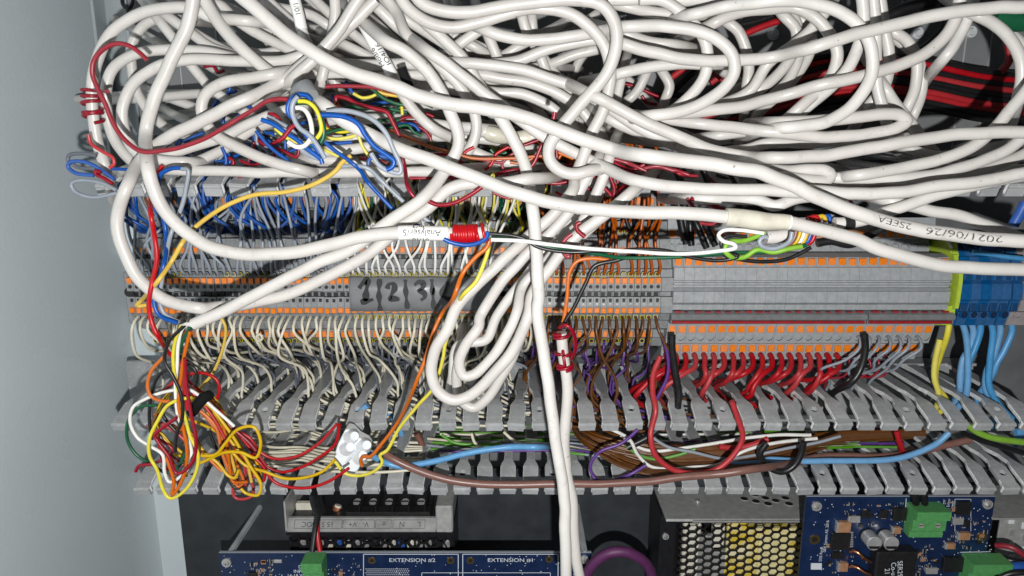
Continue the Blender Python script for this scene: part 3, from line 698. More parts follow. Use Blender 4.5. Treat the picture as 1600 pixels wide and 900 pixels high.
for i in range(60, NT):
    if i % 7 != 3:
        up_wire(i, 428, 392.5, 'deeporange', 1.55, 'orange_wire', 'orange wire entering the %s terminal from above' % nth(i+1), 'orange wires above the brown row', 5, -1, f=6)
    up_wire(i, 361, 410.2, rw.choice(['deeporange', 'deeporange', 'black']), 1.7, 'inner_wire', 'orange or black wire at the rear of the %s terminal' % nth(i+1), 'orange and black wires at the upper rear entries', 7, -2, loop=rw.choice([0, 2, 4]), f=6)
# thick red wires of the wide terminals
for i in range(0, 19):
    X = XW0+WP*i; z = zrow(553.5, 413)
    sl = gap_x(X-9+rw.gauss(0, 3)-(6 if i < 4 else 0)); yc = rw.uniform(398, 425)
    p = [(X, 416, z+0.3), (X, 409, z-0.8), (X-1.2, 404.5, z-5), (X+(sl-X)*0.45+rw.gauss(0, 0.8), 401, z-(z-ZU)*0.42), (X+(sl-X)*0.85, (yc+398)/2, z-(z-ZU)*0.8), (sl+rw.uniform(-1.5, 1.5), yc, ZU-1), (sl+rw.uniform(-2, 3), yc+10, ZU-9), (sl+rw.uniform(5, 14), yc+16, ZU-17)]
    thin('red_wire', 'thick red wire bending down from the %s wide terminal' % nth(i+1), p, 3.1, WC['fatred'], 'thick red wires below the wide terminals', sides=12)
for i in range(19, 26):
    X = XW0+WP*i; z = zrow(526.5, 401)
    sl = gap_x(X-14+rw.gauss(0, 3)); yc = rw.uniform(405, 430)
    thin('grey_wire', 'thin grey wire from the front entry of the %s wide terminal' % nth(i+1),
         [(X, 404, z), (X-0.3, 397, z+0.5), (X-2+rw.gauss(0, 1), 393.5, z-4), (X-7+rw.gauss(0, 2.5), 396, z-12), (X-10+rw.gauss(0, 4), 402, z-20), (sl, yc, ZU+3), (sl+1, yc+8, ZU-8)], 1.7, WC['grey'], 'thin grey wires at the end of the wide terminals')
    if i < 24:
        z = zrow(553.5, 413)
        thin('thin_red_wire', 'thin dark red wire from the rear entry of the %s wide terminal' % nth(i+1),
             [(X, 416, z), (X, 408, z-0.6), (X+rw.uniform(0, 3), 406, z-6), (X-2, 408, z-12), (sl+1, yc+4, ZU+3), (sl+2, yc+10, ZU-8)], 1.5, WC['darkred'], 'thin red wires at the end of the wide terminals')
# wires lying in the lower duct
def lay(label, path, Y, dia, c, group, name=None):
    strand(name or c+'_wire', label, path, Y, dia, WC[c], 'wire', group, free=False)
for k in range(13):
    y = 664+k*5.2; yy = rw.uniform(-3, 3)
    S = [tuple(at(px, y+yy*math.sin(px*0.01+k)+rw.uniform(-3, 3)+(8 if px > 480 else 0), 436-k*1.6+rw.uniform(-2, 2))) for px in (392, 430, 470, 510, 550, 600, 660)]
    S = duct_clamp(S)
    thin('beige_wire', 'beige wire lying in the duct, %s from the top of its bunch' % nth(k+1), S, 1.7, WC['beige'], 'beige wires lying in the lower duct')
for k in range(22):
    c = ['leaf', 'beige', 'leaf', 'grey', 'purple', 'leaf', 'white', 'slate'][k % 8]
    nm = {'leaf': 'green', 'white': 'white', 'beige': 'beige', 'grey': 'grey', 'purple': 'purple', 'slate': 'slate'}[c]
    y = 668+k*1.35
    S = [tuple(at(px, y+6*math.sin(px*0.006+k*0.8)+(4 if 680 < px < 1000 else 0)+(10-6*abs(px-1000)/300 if px > 900 else 0), 438-k*1.2+rw.uniform(-1.5, 1.5))) for px in range(660+rw.randint(0, 60), 1400+rw.randint(-60, 40), 52)]
    S = duct_clamp(S)
    thin(nm+'_wire', '%s wire running along the lower duct, %s of the mixed bunch' % (nm, nth(k+1)), S, 1.7, WC[c], 'mixed wires running along the lower duct')
for k in range(34):                      # fan of brown wires sweeping to the side
    f = k/33; x0 = 893+rw.uniform(0, 40); y1 = 692+f*44
    S = [at(x0-6+rw.uniform(-4, 4), 628+rw.uniform(-6, 8), 432-rw.uniform(0, 8)), at(x0-2+rw.uniform(-4, 4), 655+f*16, 424-f*6), at(x0+22+rw.uniform(-3, 3), 676+f*34, 404-f*9), at(x0+80, 690+f*50, 397-f*12),
         at(1080+rw.uniform(-10, 10), y1+6, 394-f*10), at(1180, 690+f*42, 396-f*8), at(1300, 676+f*22, 414-f*5), at(1420+rw.uniform(-10, 30), 672+f*12, 420)]
    S = duct_clamp(S)
    thin('brown_wire', 'brown wire in the fan sweeping along the duct, %s from the top' % nth(k+1), [tuple(p) for p in S], 1.65, WC['brown'], 'fan of brown wires in the lower duct')

# ------------------------------------------------------------------ white cables, traced one by one (nearest first)
D = 5.75
def wc(label, path, Y, dia=D, dive=(True, True), **kw): return strand('white_cable', label, path, Y, dia*0.875, WHITE, 'cable', 'white sheathed cables', dive=dive, **kw)
W1 = wc('white cable with a printed sleeve reading Analyser/5, ending in a red wire wrap', 'A @318 905 -40 905 0 870 130 780 330 705 520 682 640 F @300 688 80 722 200 790 320 885 412 1000 472 1150 500 G @297 380 500 500 488 700 445 850 412 960 402 1200 405 H 380 408 486 402', 300, 6.2, dive=(False, False))
W3 = wc('long white cable with a tape-wrapped splice crossing the whole cabinet diagonally', 'B @330 30 -60 60 0 130 110 250 240 380 350 500 425 @298 600 482 700 560 850 640 1000 705 1200 775 H @292 60 5 250 70 400 130 600 208 800 262 1000 295 1200 305 I 300 305 500 312 690 325 850 342 1000 362 1200 398 J 100 358 250 388 400 432 550 490 700 530 850 556 1050 570 1200 575 1320 575', 294, 6.1)
W4 = wc('nearest white cable, printed 2021/06/26 upside down along its run', 'B @300 190 -60 250 0 350 90 450 168 560 238 680 305 800 358 950 402 1100 450 1200 480 C 150 448 300 485 500 512 650 545 800 602 950 660 1100 708 1200 730 D @285 300 728 500 752 700 782 850 805 I 900 132 1000 166 1080 192 1150 222 J 100 170 200 218 350 283 500 335 700 385 850 408 1000 430 1200 440 1330 445', 287, 6.3)
W5 = wc('white cable hanging down the middle to the bottom edge', 'C @345 60 -40 150 60 260 165 360 270 450 400 @322 530 520 580 610 640 720 680 860 H @303 692 260 708 400 716 550 726 700 738 850 M 270 0 290 150 320 350 345 550 375 750 395 900 P 884 920', 305, 6.0)
W6 = wc('white cable slit open at its end into coloured cores', 'G @302 8 832 60 806 160 760 350 662 560 556 760 470 850 402 950 330 1080 240 1190 130 C @312 290 795 345 690 345 610 310 520 270 430 200 330 100 240 0 190 B @335 800 100', 306, 5.9, dive=(False, True))
W7 = wc('white cable making the big loop at the cabinet wall under the red core', 'B @330 860 0 740 120 640 210 540 290 400 392 250 490 A @318 1150 465 960 560 770 655 655 760 590 870 F @303 598 175 560 275 550 370 577 480 632 590 722 682 830 730 960 757 1080 756 G @310 100 752 220 742 450 690 600 625 750 545 870 470 980 370 1100 292 1200 212 H 300 200 420 168 500 172 700 150', 308, 5.9)
T_ = wc('white cable forming the tall outer hook loop at the top middle', 'C @318 130 -60 160 0 250 45 400 60 550 32 700 12 880 -2 1010 20 1068 80 1090 180 1068 290 1000 400 900 510 830 600 775 690 780 755 830 800 900 815 980 800', 312, 5.9)
S_ = wc('white cable arching under the tall hook loop then down to the bundle', 'C @324 60 -50 85 5 140 62 220 110 330 128 450 103 560 68 700 42 830 52 930 100 1010 180 1050 260 1060 360 1035 490 975 630 930 740 895 830 H @314 885 200 800 310 680 412 @308 550 538 440 640 340 750 270 880 L 745 110 692 200 672 300 700 390 770 436 850 418 950 330 1050 200 1130 30 H @312 690 700 775 575 835 490 930 395 1020 330 1090 270 1165 205', 316, 5.8)
wc('white cable of the inner bundle loop, turning tightly above the duct', 'H @322 985 90 930 180 870 300 760 420 650 520 540 650 450 800 L @318 895 90 830 180 802 262 822 322 880 312 960 232 1030 120 1075 20 H @326 650 655 740 560 840 440 940 330 990 230 1030 130 1060 40', 322, 5.6)
wc('white cable of the lowest bundle loop hanging over the duct fingers', 'L @334 800 250 790 330 800 400 825 450 870 472 930 432 1010 310 1080 170 1110 80 H @336 700 640 800 500 900 390', 336, 5.6)
wc('fourth white cable leaning down beside the bundle loops', 'H @340 1030 140 990 250 900 340 760 480 640 640 530 790 480 900 L 800 180 770 330', 340, 5.5)
M1 = wc('white cable tied with a dark red wire beside the hanging cable', 'M @318 383 118 395 250 410 400 402 550 396 650 410 800 428 900 P 898 850 910 925', 316, 5.8, dive=(False, False))
wc('short white cable stub wrapped by dark red wires above the orange wires', 'I @330 300 160 285 200 200 260 120 330 20 420', 330, 5.6, dive=(False, True))
# upper middle and right
wc('broad white cable sweeping from the middle to the far top corner', 'D @322 205 200 350 242 550 282 750 283 950 262 1200 205 E @305 200 222 450 152 700 92 900 52 1200 30 1320 25', 310)
wc('white cable rolling into the wide round loop right of the hook', 'C @330 460 135 540 165 700 188 900 168 1050 142 D @320 200 130 400 122 550 142 660 182 730 250 742 330 690 415 580 490 480 525 350 545', 318)
wc('white cable rising from the round loops to the upper corner', 'D @326 340 548 480 532 700 512 1000 442 1200 400 E @318 250 400 500 340 700 272 820 182 885 80 900 -20', 320)
wc('white cable curving low from the middle and out at the edge below the red-black bundle', 'D @318 60 440 160 490 300 562 450 632 600 692 800 737 1000 748 E @302 0 742 250 730 500 690 750 648 950 625 1200 620 1330 622', 304)
wc('white cable doubling back in a flat tight bend below the red-black bundle', 'D @332 330 545 600 582 900 602 E @316 0 618 300 640 500 625 610 598 652 568 620 540 540 535 440 545 330 560 200 570 60 575', 320)
wc('white cable in the large right-hand round loop', 'D @325 540 70 700 32 900 18 1100 8 E @314 0 8 200 12 330 52 430 122 485 230 480 370 400 490 280 570 180 590 60 600', 318)
wc('white cable in the second round loop inside the large one', 'D @334 300 0 400 0 470 40 570 130 615 230 600 360 520 460 430 530 300 545', 330)
wc('aged white cable running just under the printed one', 'B @350 850 20 1000 160 C @325 200 230 320 320 450 425 560 502 640 565 750 640 880 712 1000 768 1200 838 I @302 300 162 500 190 700 197 900 200 1050 212 J 200 205 400 218 600 212 800 182 1000 162 1200 120 1300 100', 312)
wc('white cable fading out behind the printed cable near the edge', 'J @314 560 250 730 290 900 322 1000 362 1200 430 1300 470', 312)
J1 = wc('white cable ending in a black band beside the coloured core twists', 'J @312 305 362 350 358 450 340 600 290 800 222 1000 172 1200 130 1320 105', 308, dive=(False, True))
wc('white cable rising steeply to the edge from the flat bend', 'E @316 400 822 600 792 800 750 950 690 1050 610 1140 510 1200 440 1270 340', 314)
wc('aged white cable curving up under the steep one', 'E @324 290 835 500 842 750 820 950 772 1100 712 1200 640 1280 570', 322)
wc('white cable lying lowest in the curve at the edge', 'E @332 300 850 600 860 800 840 1000 800 1200 720 1300 660', 332)
wc('aged white cable with a short folded end below the big curve', 'D @318 850 790 1000 800 1100 795 1170 800 1195 822 1165 848 1050 842 900 810', 318)
wc('white cable passing behind the folded end', 'I @326 560 240 700 240 850 245 950 255 J @320 30 275 140 240 300 225 500 220', 324)
wc('white cable half hidden under the low curve in the middle', 'D @344 130 540 300 622 500 690 650 712 800 700 E @340 0 672 200 668 400 655 500 640', 344)
wc('white cable arching across under the broad one', 'D @336 630 118 750 62 900 42 1030 42 1110 92 E @332 230 95 300 180 325 260 300 350 220 440 110 540', 334)
wc('straight white cable leaning through the right-hand loops', 'E @344 275 40 200 140 110 215 0 300 D @350 820 420 700 480 560 510', 344)
wc('white cable dropping from the top edge through the right-hand loops', 'E @325 440 -40 448 60 440 160 400 270 330 370 D @334 1110 480 1000 560 900 600', 328)
wc('white cable hanging straight from the top edge by the right loops', 'E @338 492 -40 500 80 505 250 515 420 545 530', 340)
wc('second straight hanging cable crossing behind the right loops', 'E @350 525 -20 545 120 565 250 555 380 470 500', 352)
wc('outer white cable of the narrow loop over the red-black bundle', 'E @352 575 140 650 195 695 290 690 410 645 520', 352)
wc('inner white cable of the narrow loop over the red-black bundle', 'E @362 600 180 690 260 722 350 712 460 670 560', 362)
wc('white cable hanging from the broad one near the clear rivets', 'E @335 940 60 915 130 870 210 820 275', 340)
wc('white cable bowing down along the far edge', 'E @330 960 62 1050 110 1130 180 1180 270 1190 380 1170 460', 335)
wc('second white cable bowing along the far edge', 'E @345 1000 60 1100 130 1180 200 1260 280', 345)
wc('slanting white cable between the round loops and the bundle', 'E @346 540 400 600 490 680 590', 348)
wc('white cable crossing behind the folded flat bend', 'E @352 430 520 330 560 200 590', 352)
wc('curved white cable inside the round loops, half hidden', 'D @356 700 100 760 150 800 240 810 330 800 420', 356)
wc('second curved white cable inside the round loops', 'D @352 970 70 1030 140 1020 240 940 360 830 440', 352)
wc('white cable tucked behind the leaning straight one', 'D @366 1040 60 1100 160 1090 260 1010 380 900 490', 366)
wc('white cable descending between the right loops into the dark', 'E @362 120 70 150 170 140 280 90 380 20 450', 362)
wc('white cable lying flat under the broad one at the top', 'D @345 190 20 350 55 480 72 600 70', 345)
wc('white cable lying flat under the wide round loop', 'D @350 200 150 330 190 480 215', 350)
wc('white cable emerging left of the wide round loop', 'D @340 180 350 350 312 500 298 640 300', 342)
wc('white cable at the very top edge over the round loops', 'D @340 150 0 350 -8 550 5 700 0', 342)
# centre pile
wc('upper white cable of the pair crossing the centre pile', 'B @352 700 300 900 305 C @342 390 295 550 312 700 342 850 392 950 442 1060 512 D @338 300 600 420 650', 342)
wc('lower white cable of the pair crossing the centre pile', 'B @358 800 360 C @350 440 350 600 372 750 412 870 472 960 555 1030 650', 350)
wc('third white cable crossing the centre pile below the pair', 'C @356 250 400 520 432 650 442 770 492 860 570 940 660', 356)
wc('white cable curling from the pile to beside the taped one', 'B @350 900 -20 960 60 C @342 100 150 200 255 300 345 380 440 425 530 430 620 390 710 320 770 250 850 180 920', 346)
wc('white cable with a printed sleeve reading IO4/16', 'B @334 760 20 800 100 850 200 920 320 985 440 1060 540 1150 615 C @345 330 655 420 710 520 750 640 770', 338, 5.4)
wc('thick aged cable with yellowed tape near the middle', 'C @360 330 600 450 610 560 640 700 640 780 620', 362, 6.2)
wc('white cable lying level under the taped one', 'B @362 640 570 800 555 1000 560 C @360 100 560 300 590 480 605', 362)
wc('second level white cable under the taped one', 'B @368 620 640 800 650 1000 630 C @366 150 640 350 640 520 660 700 700', 368)
wc('white cable rising gently under the long diagonal', 'B @346 600 715 750 700 880 680 1000 660', 346)
wc('long level white cable lying along the upper duct tips', 'A @342 780 795 1000 800 1200 800 B @340 300 806 600 812 900 806 1200 812 C 100 805 300 800 420 790', 341, 5.5)
wc('white cable level above the long one, dipping into the duct', 'B @350 560 745 800 760 1000 745 1150 740', 350)
wc('white cable leaning between two crossed ones at the top middle', 'C @352 330 225 450 135 520 60', 352)
wc('short upright white cable under the arch', 'C @356 478 140 505 210 535 280', 356)
wc('first upright white cable behind the wide pair', 'C @360 640 60 660 130 720 240 760 340', 360)
wc('second upright white cable behind the wide pair', 'C @366 690 60 700 150 735 250 790 330', 366)
wc('white cable rising to the far end of the arch', 'C @348 480 305 640 282 800 222 980 190 1080 190', 350)
wc('white cable seen in the gap under the arch', 'C @366 640 330 780 300 900 255 1020 225', 366)
wc('white cable leaning across the gap below the tape joint', 'C @372 560 260 680 190 760 150', 372)
for k, (p, y) in enumerate([('C 180 110 330 170 460 240', 372), ('C 0 180 150 250 350 330 520 400', 374), ('C 400 200 560 260 760 300', 378), ('C 300 60 300 180 250 300', 380), ('C 0 300 150 290 300 320 480 390', 366),
                            ('C 40 350 200 390 400 440 600 500', 372), ('D 0 200 120 180 260 160', 372), ('D 220 340 200 430 180 520', 368), ('D 340 330 290 420 230 480', 372), ('D 400 330 440 400 420 470', 366),
                            ('D 100 640 260 650 420 670 620 660', 366), ('D 640 640 800 620 1000 630 1200 640', 356), ('E 0 650 250 660 420 645', 360), ('E 660 700 760 730 900 720 1050 690', 356), ('E 1000 830 1100 800 1200 790 1300 780', 344),
                            ('C 1020 720 1000 800 940 900', 352), ('C 960 560 1030 640 1050 720', 358), ('D 0 560 60 640 120 690', 362), ('C 830 430 960 480 1100 560 1200 600', 360)]):
    where = ['beneath the arch at the top middle', 'slanting under the crossed pair', 'under the pair crossing the centre', 'standing behind the arch', 'level under the printed sleeve cable', 'under the third crossing cable', 'left of the wide round loop', 'upright in the gap by the hook loop', 'leaning in the gap by the hook loop',
             'curved in the gap by the round loop', 'under the low curve, deepest in the middle', 'deep under the flat bend', 'lowest below the flat bend', 'behind the steep cable at the edge', 'behind the curves at the far edge', 'joining the tied bundle from above', 'behind the hook loop end', 'beside the dark gap under the hook', 'slanting deep in the middle'][k]
    wc('background white cable ' + where, p, y, 5.5)
# top left
A1 = wc('white cable in the outermost loop along the cabinet wall, bound with red wire', 'B @335 280 100 100 60 A 1000 80 880 38 700 52 575 110 495 190 452 300 432 420 438 560 462 680 505 830', 322, 5.6)
wc('white cable in the short loop inside the outermost one', 'A @372 860 95 760 85 680 115 625 190 612 270 640 420 705 530 800 610 900 640', 372, 5.4)
wc('white cable in the third loop from the cabinet wall', 'A @345 1050 260 920 240 760 232 620 262 535 315 502 400 500 540 540 660 620 760 700 800', 344, 5.4)
wc('white cable in the fourth loop from the cabinet wall', 'B @340 540 255 430 285 300 302 150 285 A @338 1180 287 1000 280 850 282 720 322 620 402 572 520 592 640 655 725 760 755 880 760', 336, 5.6)
wc('white cable in the small tight loop above the blue wires', 'B @330 420 340 300 362 140 388 55 455 48 540 110 632 250 710 400 770 520 800', 332, 5.6)
wc('white cable slanting under the red core to the loops', 'A @342 640 780 760 735 900 690 1050 640 B 300 565 420 520 500 500', 340, 5.4)
wc('white cable below the slanting one, close to the duct', 'A @352 730 790 900 762 1040 702 1200 600 B 420 560', 352, 5.4)
wc('white cable running down from the top into the small loop', 'A @362 740 90 820 190 900 310 1000 420 1080 480 B 300 560', 362, 5.3)
wc('white cable slanting from the top edge under the first diagonal', 'A @352 940 60 1000 20 1080 20 B 120 20 200 85 300 155 450 228 600 280', 350, 5.5)
wc('second slanting cable under the first diagonal', 'A @358 780 70 900 160 1000 225 1200 285 B 420 330', 358, 5.4)
wc('white cable crossing behind both diagonals at the top', 'B @360 0 150 120 220 260 280 420 330', 362, 5.4)
wc('white cable running level behind the diagonals', 'B @366 100 40 300 120 450 200 640 260', 366, 5.5)
L4 = wc('white cable with a small printed sleeve at the top edge', 'B @340 475 -30 495 60 520 150 560 240', 344, 5.2)
wc('upright white cable from the top edge between the diagonals', 'B @346 670 -30 672 60 660 150 630 280 600 400', 346, 5.6)
wc('white cable rising to the top edge beside the upright one', 'B @324 480 360 560 290 620 225 700 130 790 -20', 326, 5.6)
wc('white cable under the coloured cores, leaning', 'B @372 300 320 350 400 400 480 440 580', 372, 5.3)
wc('white cable standing behind the coloured cores', 'B @374 470 560 470 640 460 740', 374, 5.3)
wc('white cable sloping from the coloured cores to the duct', 'B @352 420 560 500 680 600 760 700 800', 352, 5.4)
wc('white cable crossing level below the crossed pair', 'B @360 430 330 600 350 800 340 1000 330', 360, 5.4)
for k, (p, y) in enumerate([('B 560 -20 640 60 760 160 900 260', 372), ('B 700 200 820 260 960 330', 376), ('B 860 110 960 200 1100 300', 362), ('B 900 20 1050 120 1200 215', 356), ('B 330 -20 420 60 480 120', 362), ('B 420 40 560 70 650 130', 370),
                            ('B 1000 -20 1080 40 1200 90', 360), ('B 760 560 900 520 1100 500', 376), ('B 560 180 700 230 900 290', 380), ('B 200 230 330 250 470 220', 370), ('C 230 -20 260 30 240 70', 372), ('C 330 -10 340 60 310 160', 370)]):
    where = ['from the top edge between the two diagonals', 'deep under the crossed pair', 'beside the IO sleeve', 'right of the IO sleeve', 'at the top edge over the small sleeve', 'behind the small sleeve', 'running off the top edge by the arch', 'level behind the coloured cores', 'deepest under the second diagonal', 'short, between the two diagonals', 'short, at the top edge by the arch', 'upright under the arch start'][k]
    wc('background white cable ' + where, p, y, 5.4)

rq = random.Random(33)
for k in range(30):
    x = rq.uniform(260, 1120); y = rq.uniform(0, 250); a = rq.gauss(0.25, 0.5); Lh = rq.uniform(70, 150); bow = rq.uniform(-40, 40); pts = []
    for f in (-1, -0.5, 0, 0.5, 1): pts.append('%.0f %.0f' % (x+math.cos(a)*Lh*f-math.sin(a)*bow*(1-f*f), y+math.sin(a)*Lh*f+math.cos(a)*bow*(1-f*f)))
    P_ = [tuple(map(float, q.split())) for q in pts]
    if any(yy > 262 for _, yy in P_): continue
    wc('white cable deep in the pile, mostly hidden by those above', 'P @%d ' % rq.uniform(384, 425)+' '.join(pts), 400, 5.6)
    STRANDS[-1]['group'] = 'white cables deep in the pile'
# ------------------------------------------------------------------ red and black twin cables in the upper duct
rb = random.Random(5)
for k in range(19):
    row = k % 2; f = (k//2+0.5*row)/9.0-0.5; c = 'fatred' if k in (2, 5, 6, 9, 12, 14, 17) else 'black'
    o1, o2, o3 = f*80, f*76, f*88; dy = row*5.0
    S = [at(1090+f*50, 190+rb.uniform(-2, 2), 448+dy), at(1180+f*20, 165+o1*0.6, 436+dy), at(1262, 134+o1, 430+dy), at(1340, 122+o2+rb.uniform(-3, 3), 428+dy+rb.uniform(-2, 2)), at(1440, 130+o2+rb.uniform(-1.5, 1.5), 427+dy), at(1530, 148+o3*0.85, 428+dy), at(1620, 158+o3*0.85, 434+dy)]
    nm = 'red' if c == 'fatred' else 'black'
    thin(nm+'_power_cable', '%s power cable in the bundle behind the white loops, %s from the top' % (nm, nth(k+1)), [tuple(p) for p in S], 3.7, WC[c], 'red and black power cables in the upper duct', 'cable', 12, 3)
thin('black_power_cable', 'thick black cable crossing the upper duct floor to the top edge', [tuple(at(*p)) for p in ((1360, 40, 448), (1420, 12, 446), (1500, -4, 446), (1560, -20, 448))], 8, WC['black'], 'red and black power cables in the upper duct', 'cable', 12)
thin('black_power_cable', 'black cable curving round the clear rivets', [tuple(at(*p)) for p in ((1420, 90, 440), (1450, 70, 440), (1475, 45, 440), (1478, 20, 441), (1470, -10, 442))], 4, WC['black'], 'red and black power cables in the upper duct', 'cable', 10)
thin('red_power_cable', 'red cable at the far edge above the bundle', [tuple(at(*p)) for p in ((1562, 115, 430), (1577, 95, 428), (1574, 70, 430), (1568, 40, 436))], 4, WC['fatred'], 'red and black power cables in the upper duct', 'cable', 10)
for k, (c, p) in enumerate([('fatred', ((1160, 55), (1190, 42), (1225, 30))), ('black', ((1150, 40), (1185, 32), (1220, 20))), ('fatred', ((1045, 125), (1062, 112), (1080, 102))), ('black', ((1050, 145), (1070, 125), (1090, 108))), ('fatred', ((1110, 130), (1125, 120), (1150, 112))), ('black', ((1020, 150), (1045, 148), (1075, 150)))]):
    nm = 'red' if c == 'fatred' else 'black'
    thin(nm+'_power_cable', '%s cable piece glimpsed through %s' % (nm, ['the upper loop gap', 'the upper loop gap beside the red one', 'the small gap in the round loop', 'the small gap beside the red piece', 'the middle of the round loops', 'the dark gap left of the round loops'][k]), [tuple(at(x, y, 420+k)) for x, y in p], 3.6, WC[c], 'red and black power cables in the upper duct', 'cable', 10)

# ------------------------------------------------------------------ coloured cores and single wires, traced
def core(c, label, path, Y, dia=1.65, name=None, group=None, **kw):
    nm = {'darkred': 'red', 'fatred': 'red', 'lemon': 'yellow', 'deeporange': 'orange', 'leaf': 'green', 'lime': 'green', 'skyblue': 'blue', 'slate': 'grey', 'violet': 'purple', 'mauve': 'brown'}.get(c, c)
    return strand((name or nm+'_wire'), label, path, Y, dia, WC[c], 'wire', group, **kw)
core('darkred', 'red core arcing over the wall-side loops with a free end', 'A @302 690 283 650 245 600 213 540 205 480 235 440 285 432 340 455 410 490 480 530 580 590 660 660 708 760 706 850 690 960 650 1060 590 1180 520 B @296 350 475 420 465 455 468', 300, 1.9)
rcoil = core('red', 'red wire hanging below the bound cable at the wall', 'A @318 415 630 425 670 480 710 530 740 535 770 515 785', 316, 1.6)
core('blue', 'blue loop of wire poking out toward the cabinet wall', 'F @318 535 150 480 110 400 70 330 70 318 90 350 120 440 132', 318, 1.7)
core('slate', 'dark grey loop of wire above the blue loop at the wall', 'F @322 450 40 390 30 325 38 318 60 370 95 450 100', 322, 1.7)
core('grey', 'light grey loop of wire below the blue loop at the wall', 'F @324 545 200 470 165 370 155 335 170 350 205 430 235 550 215', 324, 1.7)
core('darkred', 'short red end tied by the duct corner near the wall', 'F @316 528 170 490 145 450 125 450 110 475 120', 316, 1.7)
core('blue', 'blue core running from the wall loops along the duct tips', 'F @326 520 100 600 105 680 110', 326, 1.6)
core('blue', 'blue core hanging from the duct tips into the slit cable', 'F @318 860 98 800 100 750 130 742 190 760 300 780 420 @304 770 540 735 650 720 720 745 785 830 825', 314, 1.9)
core('grey', 'grey core beside the hanging blue one', 'F @316 850 100 880 105 870 200 840 310 800 410 @308 775 540 755 640 748 720 770 780 840 822', 314, 1.9)
core('red', 'red core dropping past the big loop to the coloured tangle', 'F @330 765 85 735 120 712 200 @300 705 290 725 420 735 520 712 640 698 740 715 830 750 900 K @318 330 200 410 290 415 400 430 480', 310, 2.0)
core('yellow', 'long yellow core swinging from the duct tips down to the rail', 'G @312 745 40 700 75 680 105 600 160 450 208 300 222 150 280 0 390 F @306 860 440 800 540 @298 730 640 @320 665 715 640 742 690 742', 305, 2.0)
core('yellow', 'yellow core curving from the rail into the tangle', 'K @362 580 40 605 90 605 140 585 225 540 320 480 385', 352, 1.6)
# cluster of cores, top
core('blue', 'blue loop of the hanging core cluster', 'S @286 520 680 490 600 420 500 300 330 260 300 245 250 270 180 330 140 400 150 430 190', 284, 1.8)
core('grey', 'grey loop in front of the core cluster', 'S @279 540 640 500 570 420 460 340 400 300 330 280 250 295 190 330 150', 280, 1.9)
core('lemon', 'yellow loop of the core cluster', 'S @284 150 400 220 460 300 505 380 520 460 490 510 420 500 330 460 240 400 195 330 190', 286, 1.6)
core('green', 'dark green loop of the core cluster', 'S @288 160 420 230 480 320 530 420 540 500 520 530 440 510 330 470 250 420 210 310 205', 289, 1.9)
core('white', 'white loop of the core cluster', 'S @282 250 510 320 550 380 540 430 470 430 360 400 280 360 245 310 240', 283, 1.8)
core('blue', 'straight blue end crossing the core cluster', 'S @283 40 335 130 370 220 430 320 490 400 560 500 640', 283, 1.9)
core('grey', 'grey end crossing behind the core cluster', 'S @292 90 310 180 360 290 430 350 560 430 620 520 650', 292, 1.9)
core('darkred', 'short red end across the core cluster', 'S @279 320 365 270 400 210 480 170 500', 280, 1.7)
core('darkred', 'red hook end inside the core cluster', 'S @296 90 290 150 300 200 360', 296, 1.7)
core('blue', 'blue core arching from the cluster over the white diagonal', 'S @286 470 300 560 298 700 315 800 370 850 450 920 540 1020 610 1080 660 1060 710 1020 730', 288, 2.0)
core('grey', 'grey core arching beside the blue one', 'S @289 550 275 660 262 800 285 920 340 1010 430 1070 560 1130 690 1130 750 1050 740 960 690 900 600', 290, 2.0)
core('blue', 'blue coil end beside the yellow core', 'S @318 880 690 890 640 960 620 1040 640 1080 680 1040 740', 318, 1.8)
core('slate', 'slate ring of wire beside the blue coil', 'S @314 900 590 940 640 1000 690 1070 710', 316, 1.8)
core('blue', 'blue core running from the duct to the printed cable', 'S @312 540 510 620 580 720 650 820 740 900 830 960 900 Q @316 270 0 350 90 430 180 540 290 620 350 720 390', 314, 1.8)
core('grey', 'grey core running beside the long blue one', 'S @312 650 700 780 695 880 720 960 800 1080 895 Q @314 390 0 480 90 600 200 730 300 840 390', 312, 1.9)
core('blue', 'blue core lying over the loops below the cluster', 'S @330 0 420 80 520 160 590 230 640 300 700', 330, 1.7)
core('darkred', 'red core running under the first diagonal', 'S @322 540 75 640 72 760 75 900 80 980 95', 324, 1.8)
core('darkred', 'red core hooking down from the cluster of cores', 'S @322 630 220 625 160 700 165 800 215 920 245 1020 275 1070 360 1110 440 1130 480', 322, 1.9)
core('yellow', 'yellow core beside the green one under the diagonal', 'S @340 900 90 990 130 1130 155', 338, 1.6)
core('green', 'green core running under the diagonal', 'S @336 910 100 1000 170 1100 210 1180 225', 336, 1.6)
core('green', 'second green core below the red one', 'S @344 700 230 850 240 1000 245 1180 280', 344, 1.6)
core('green', 'green core in the bunch right of the cluster', 'S @336 520 450 620 420 720 400 800 400', 336, 1.6)
core('lemon', 'yellow core in the bunch right of the cluster', 'S @334 540 480 640 485 740 470 820 440', 334, 1.6)
core('blue', 'blue core in the bunch right of the cluster', 'S @336 560 520 660 520 750 510', 336, 1.6)
core('deeporange', 'orange core leaving the bunch along the cables', 'S @338 750 490 830 475 900 430 H @330 20 -130', 338, 1.5) if False else None
core('deeporange', 'orange core running level under the cables to the middle', 'C @334 20 610 120 650 220 690 330 720 420 742 600 742 750 730', 334, 1.6)
core('orange', 'orange core beside the hook end in the middle', 'C @334 720 830 800 822 880 828', 334, 1.6)
core('orange', 'second orange core above the hook end', 'C @340 780 700 830 720 890 745', 340, 1.6)
core('darkred', 'dark red core hanging from the diagonal and turning along the pair', 'C @318 80 730 100 800 130 880 H @304 110 180 145 235 180 240 250 270 330 262 410 220 460 185', 310, 1.8)
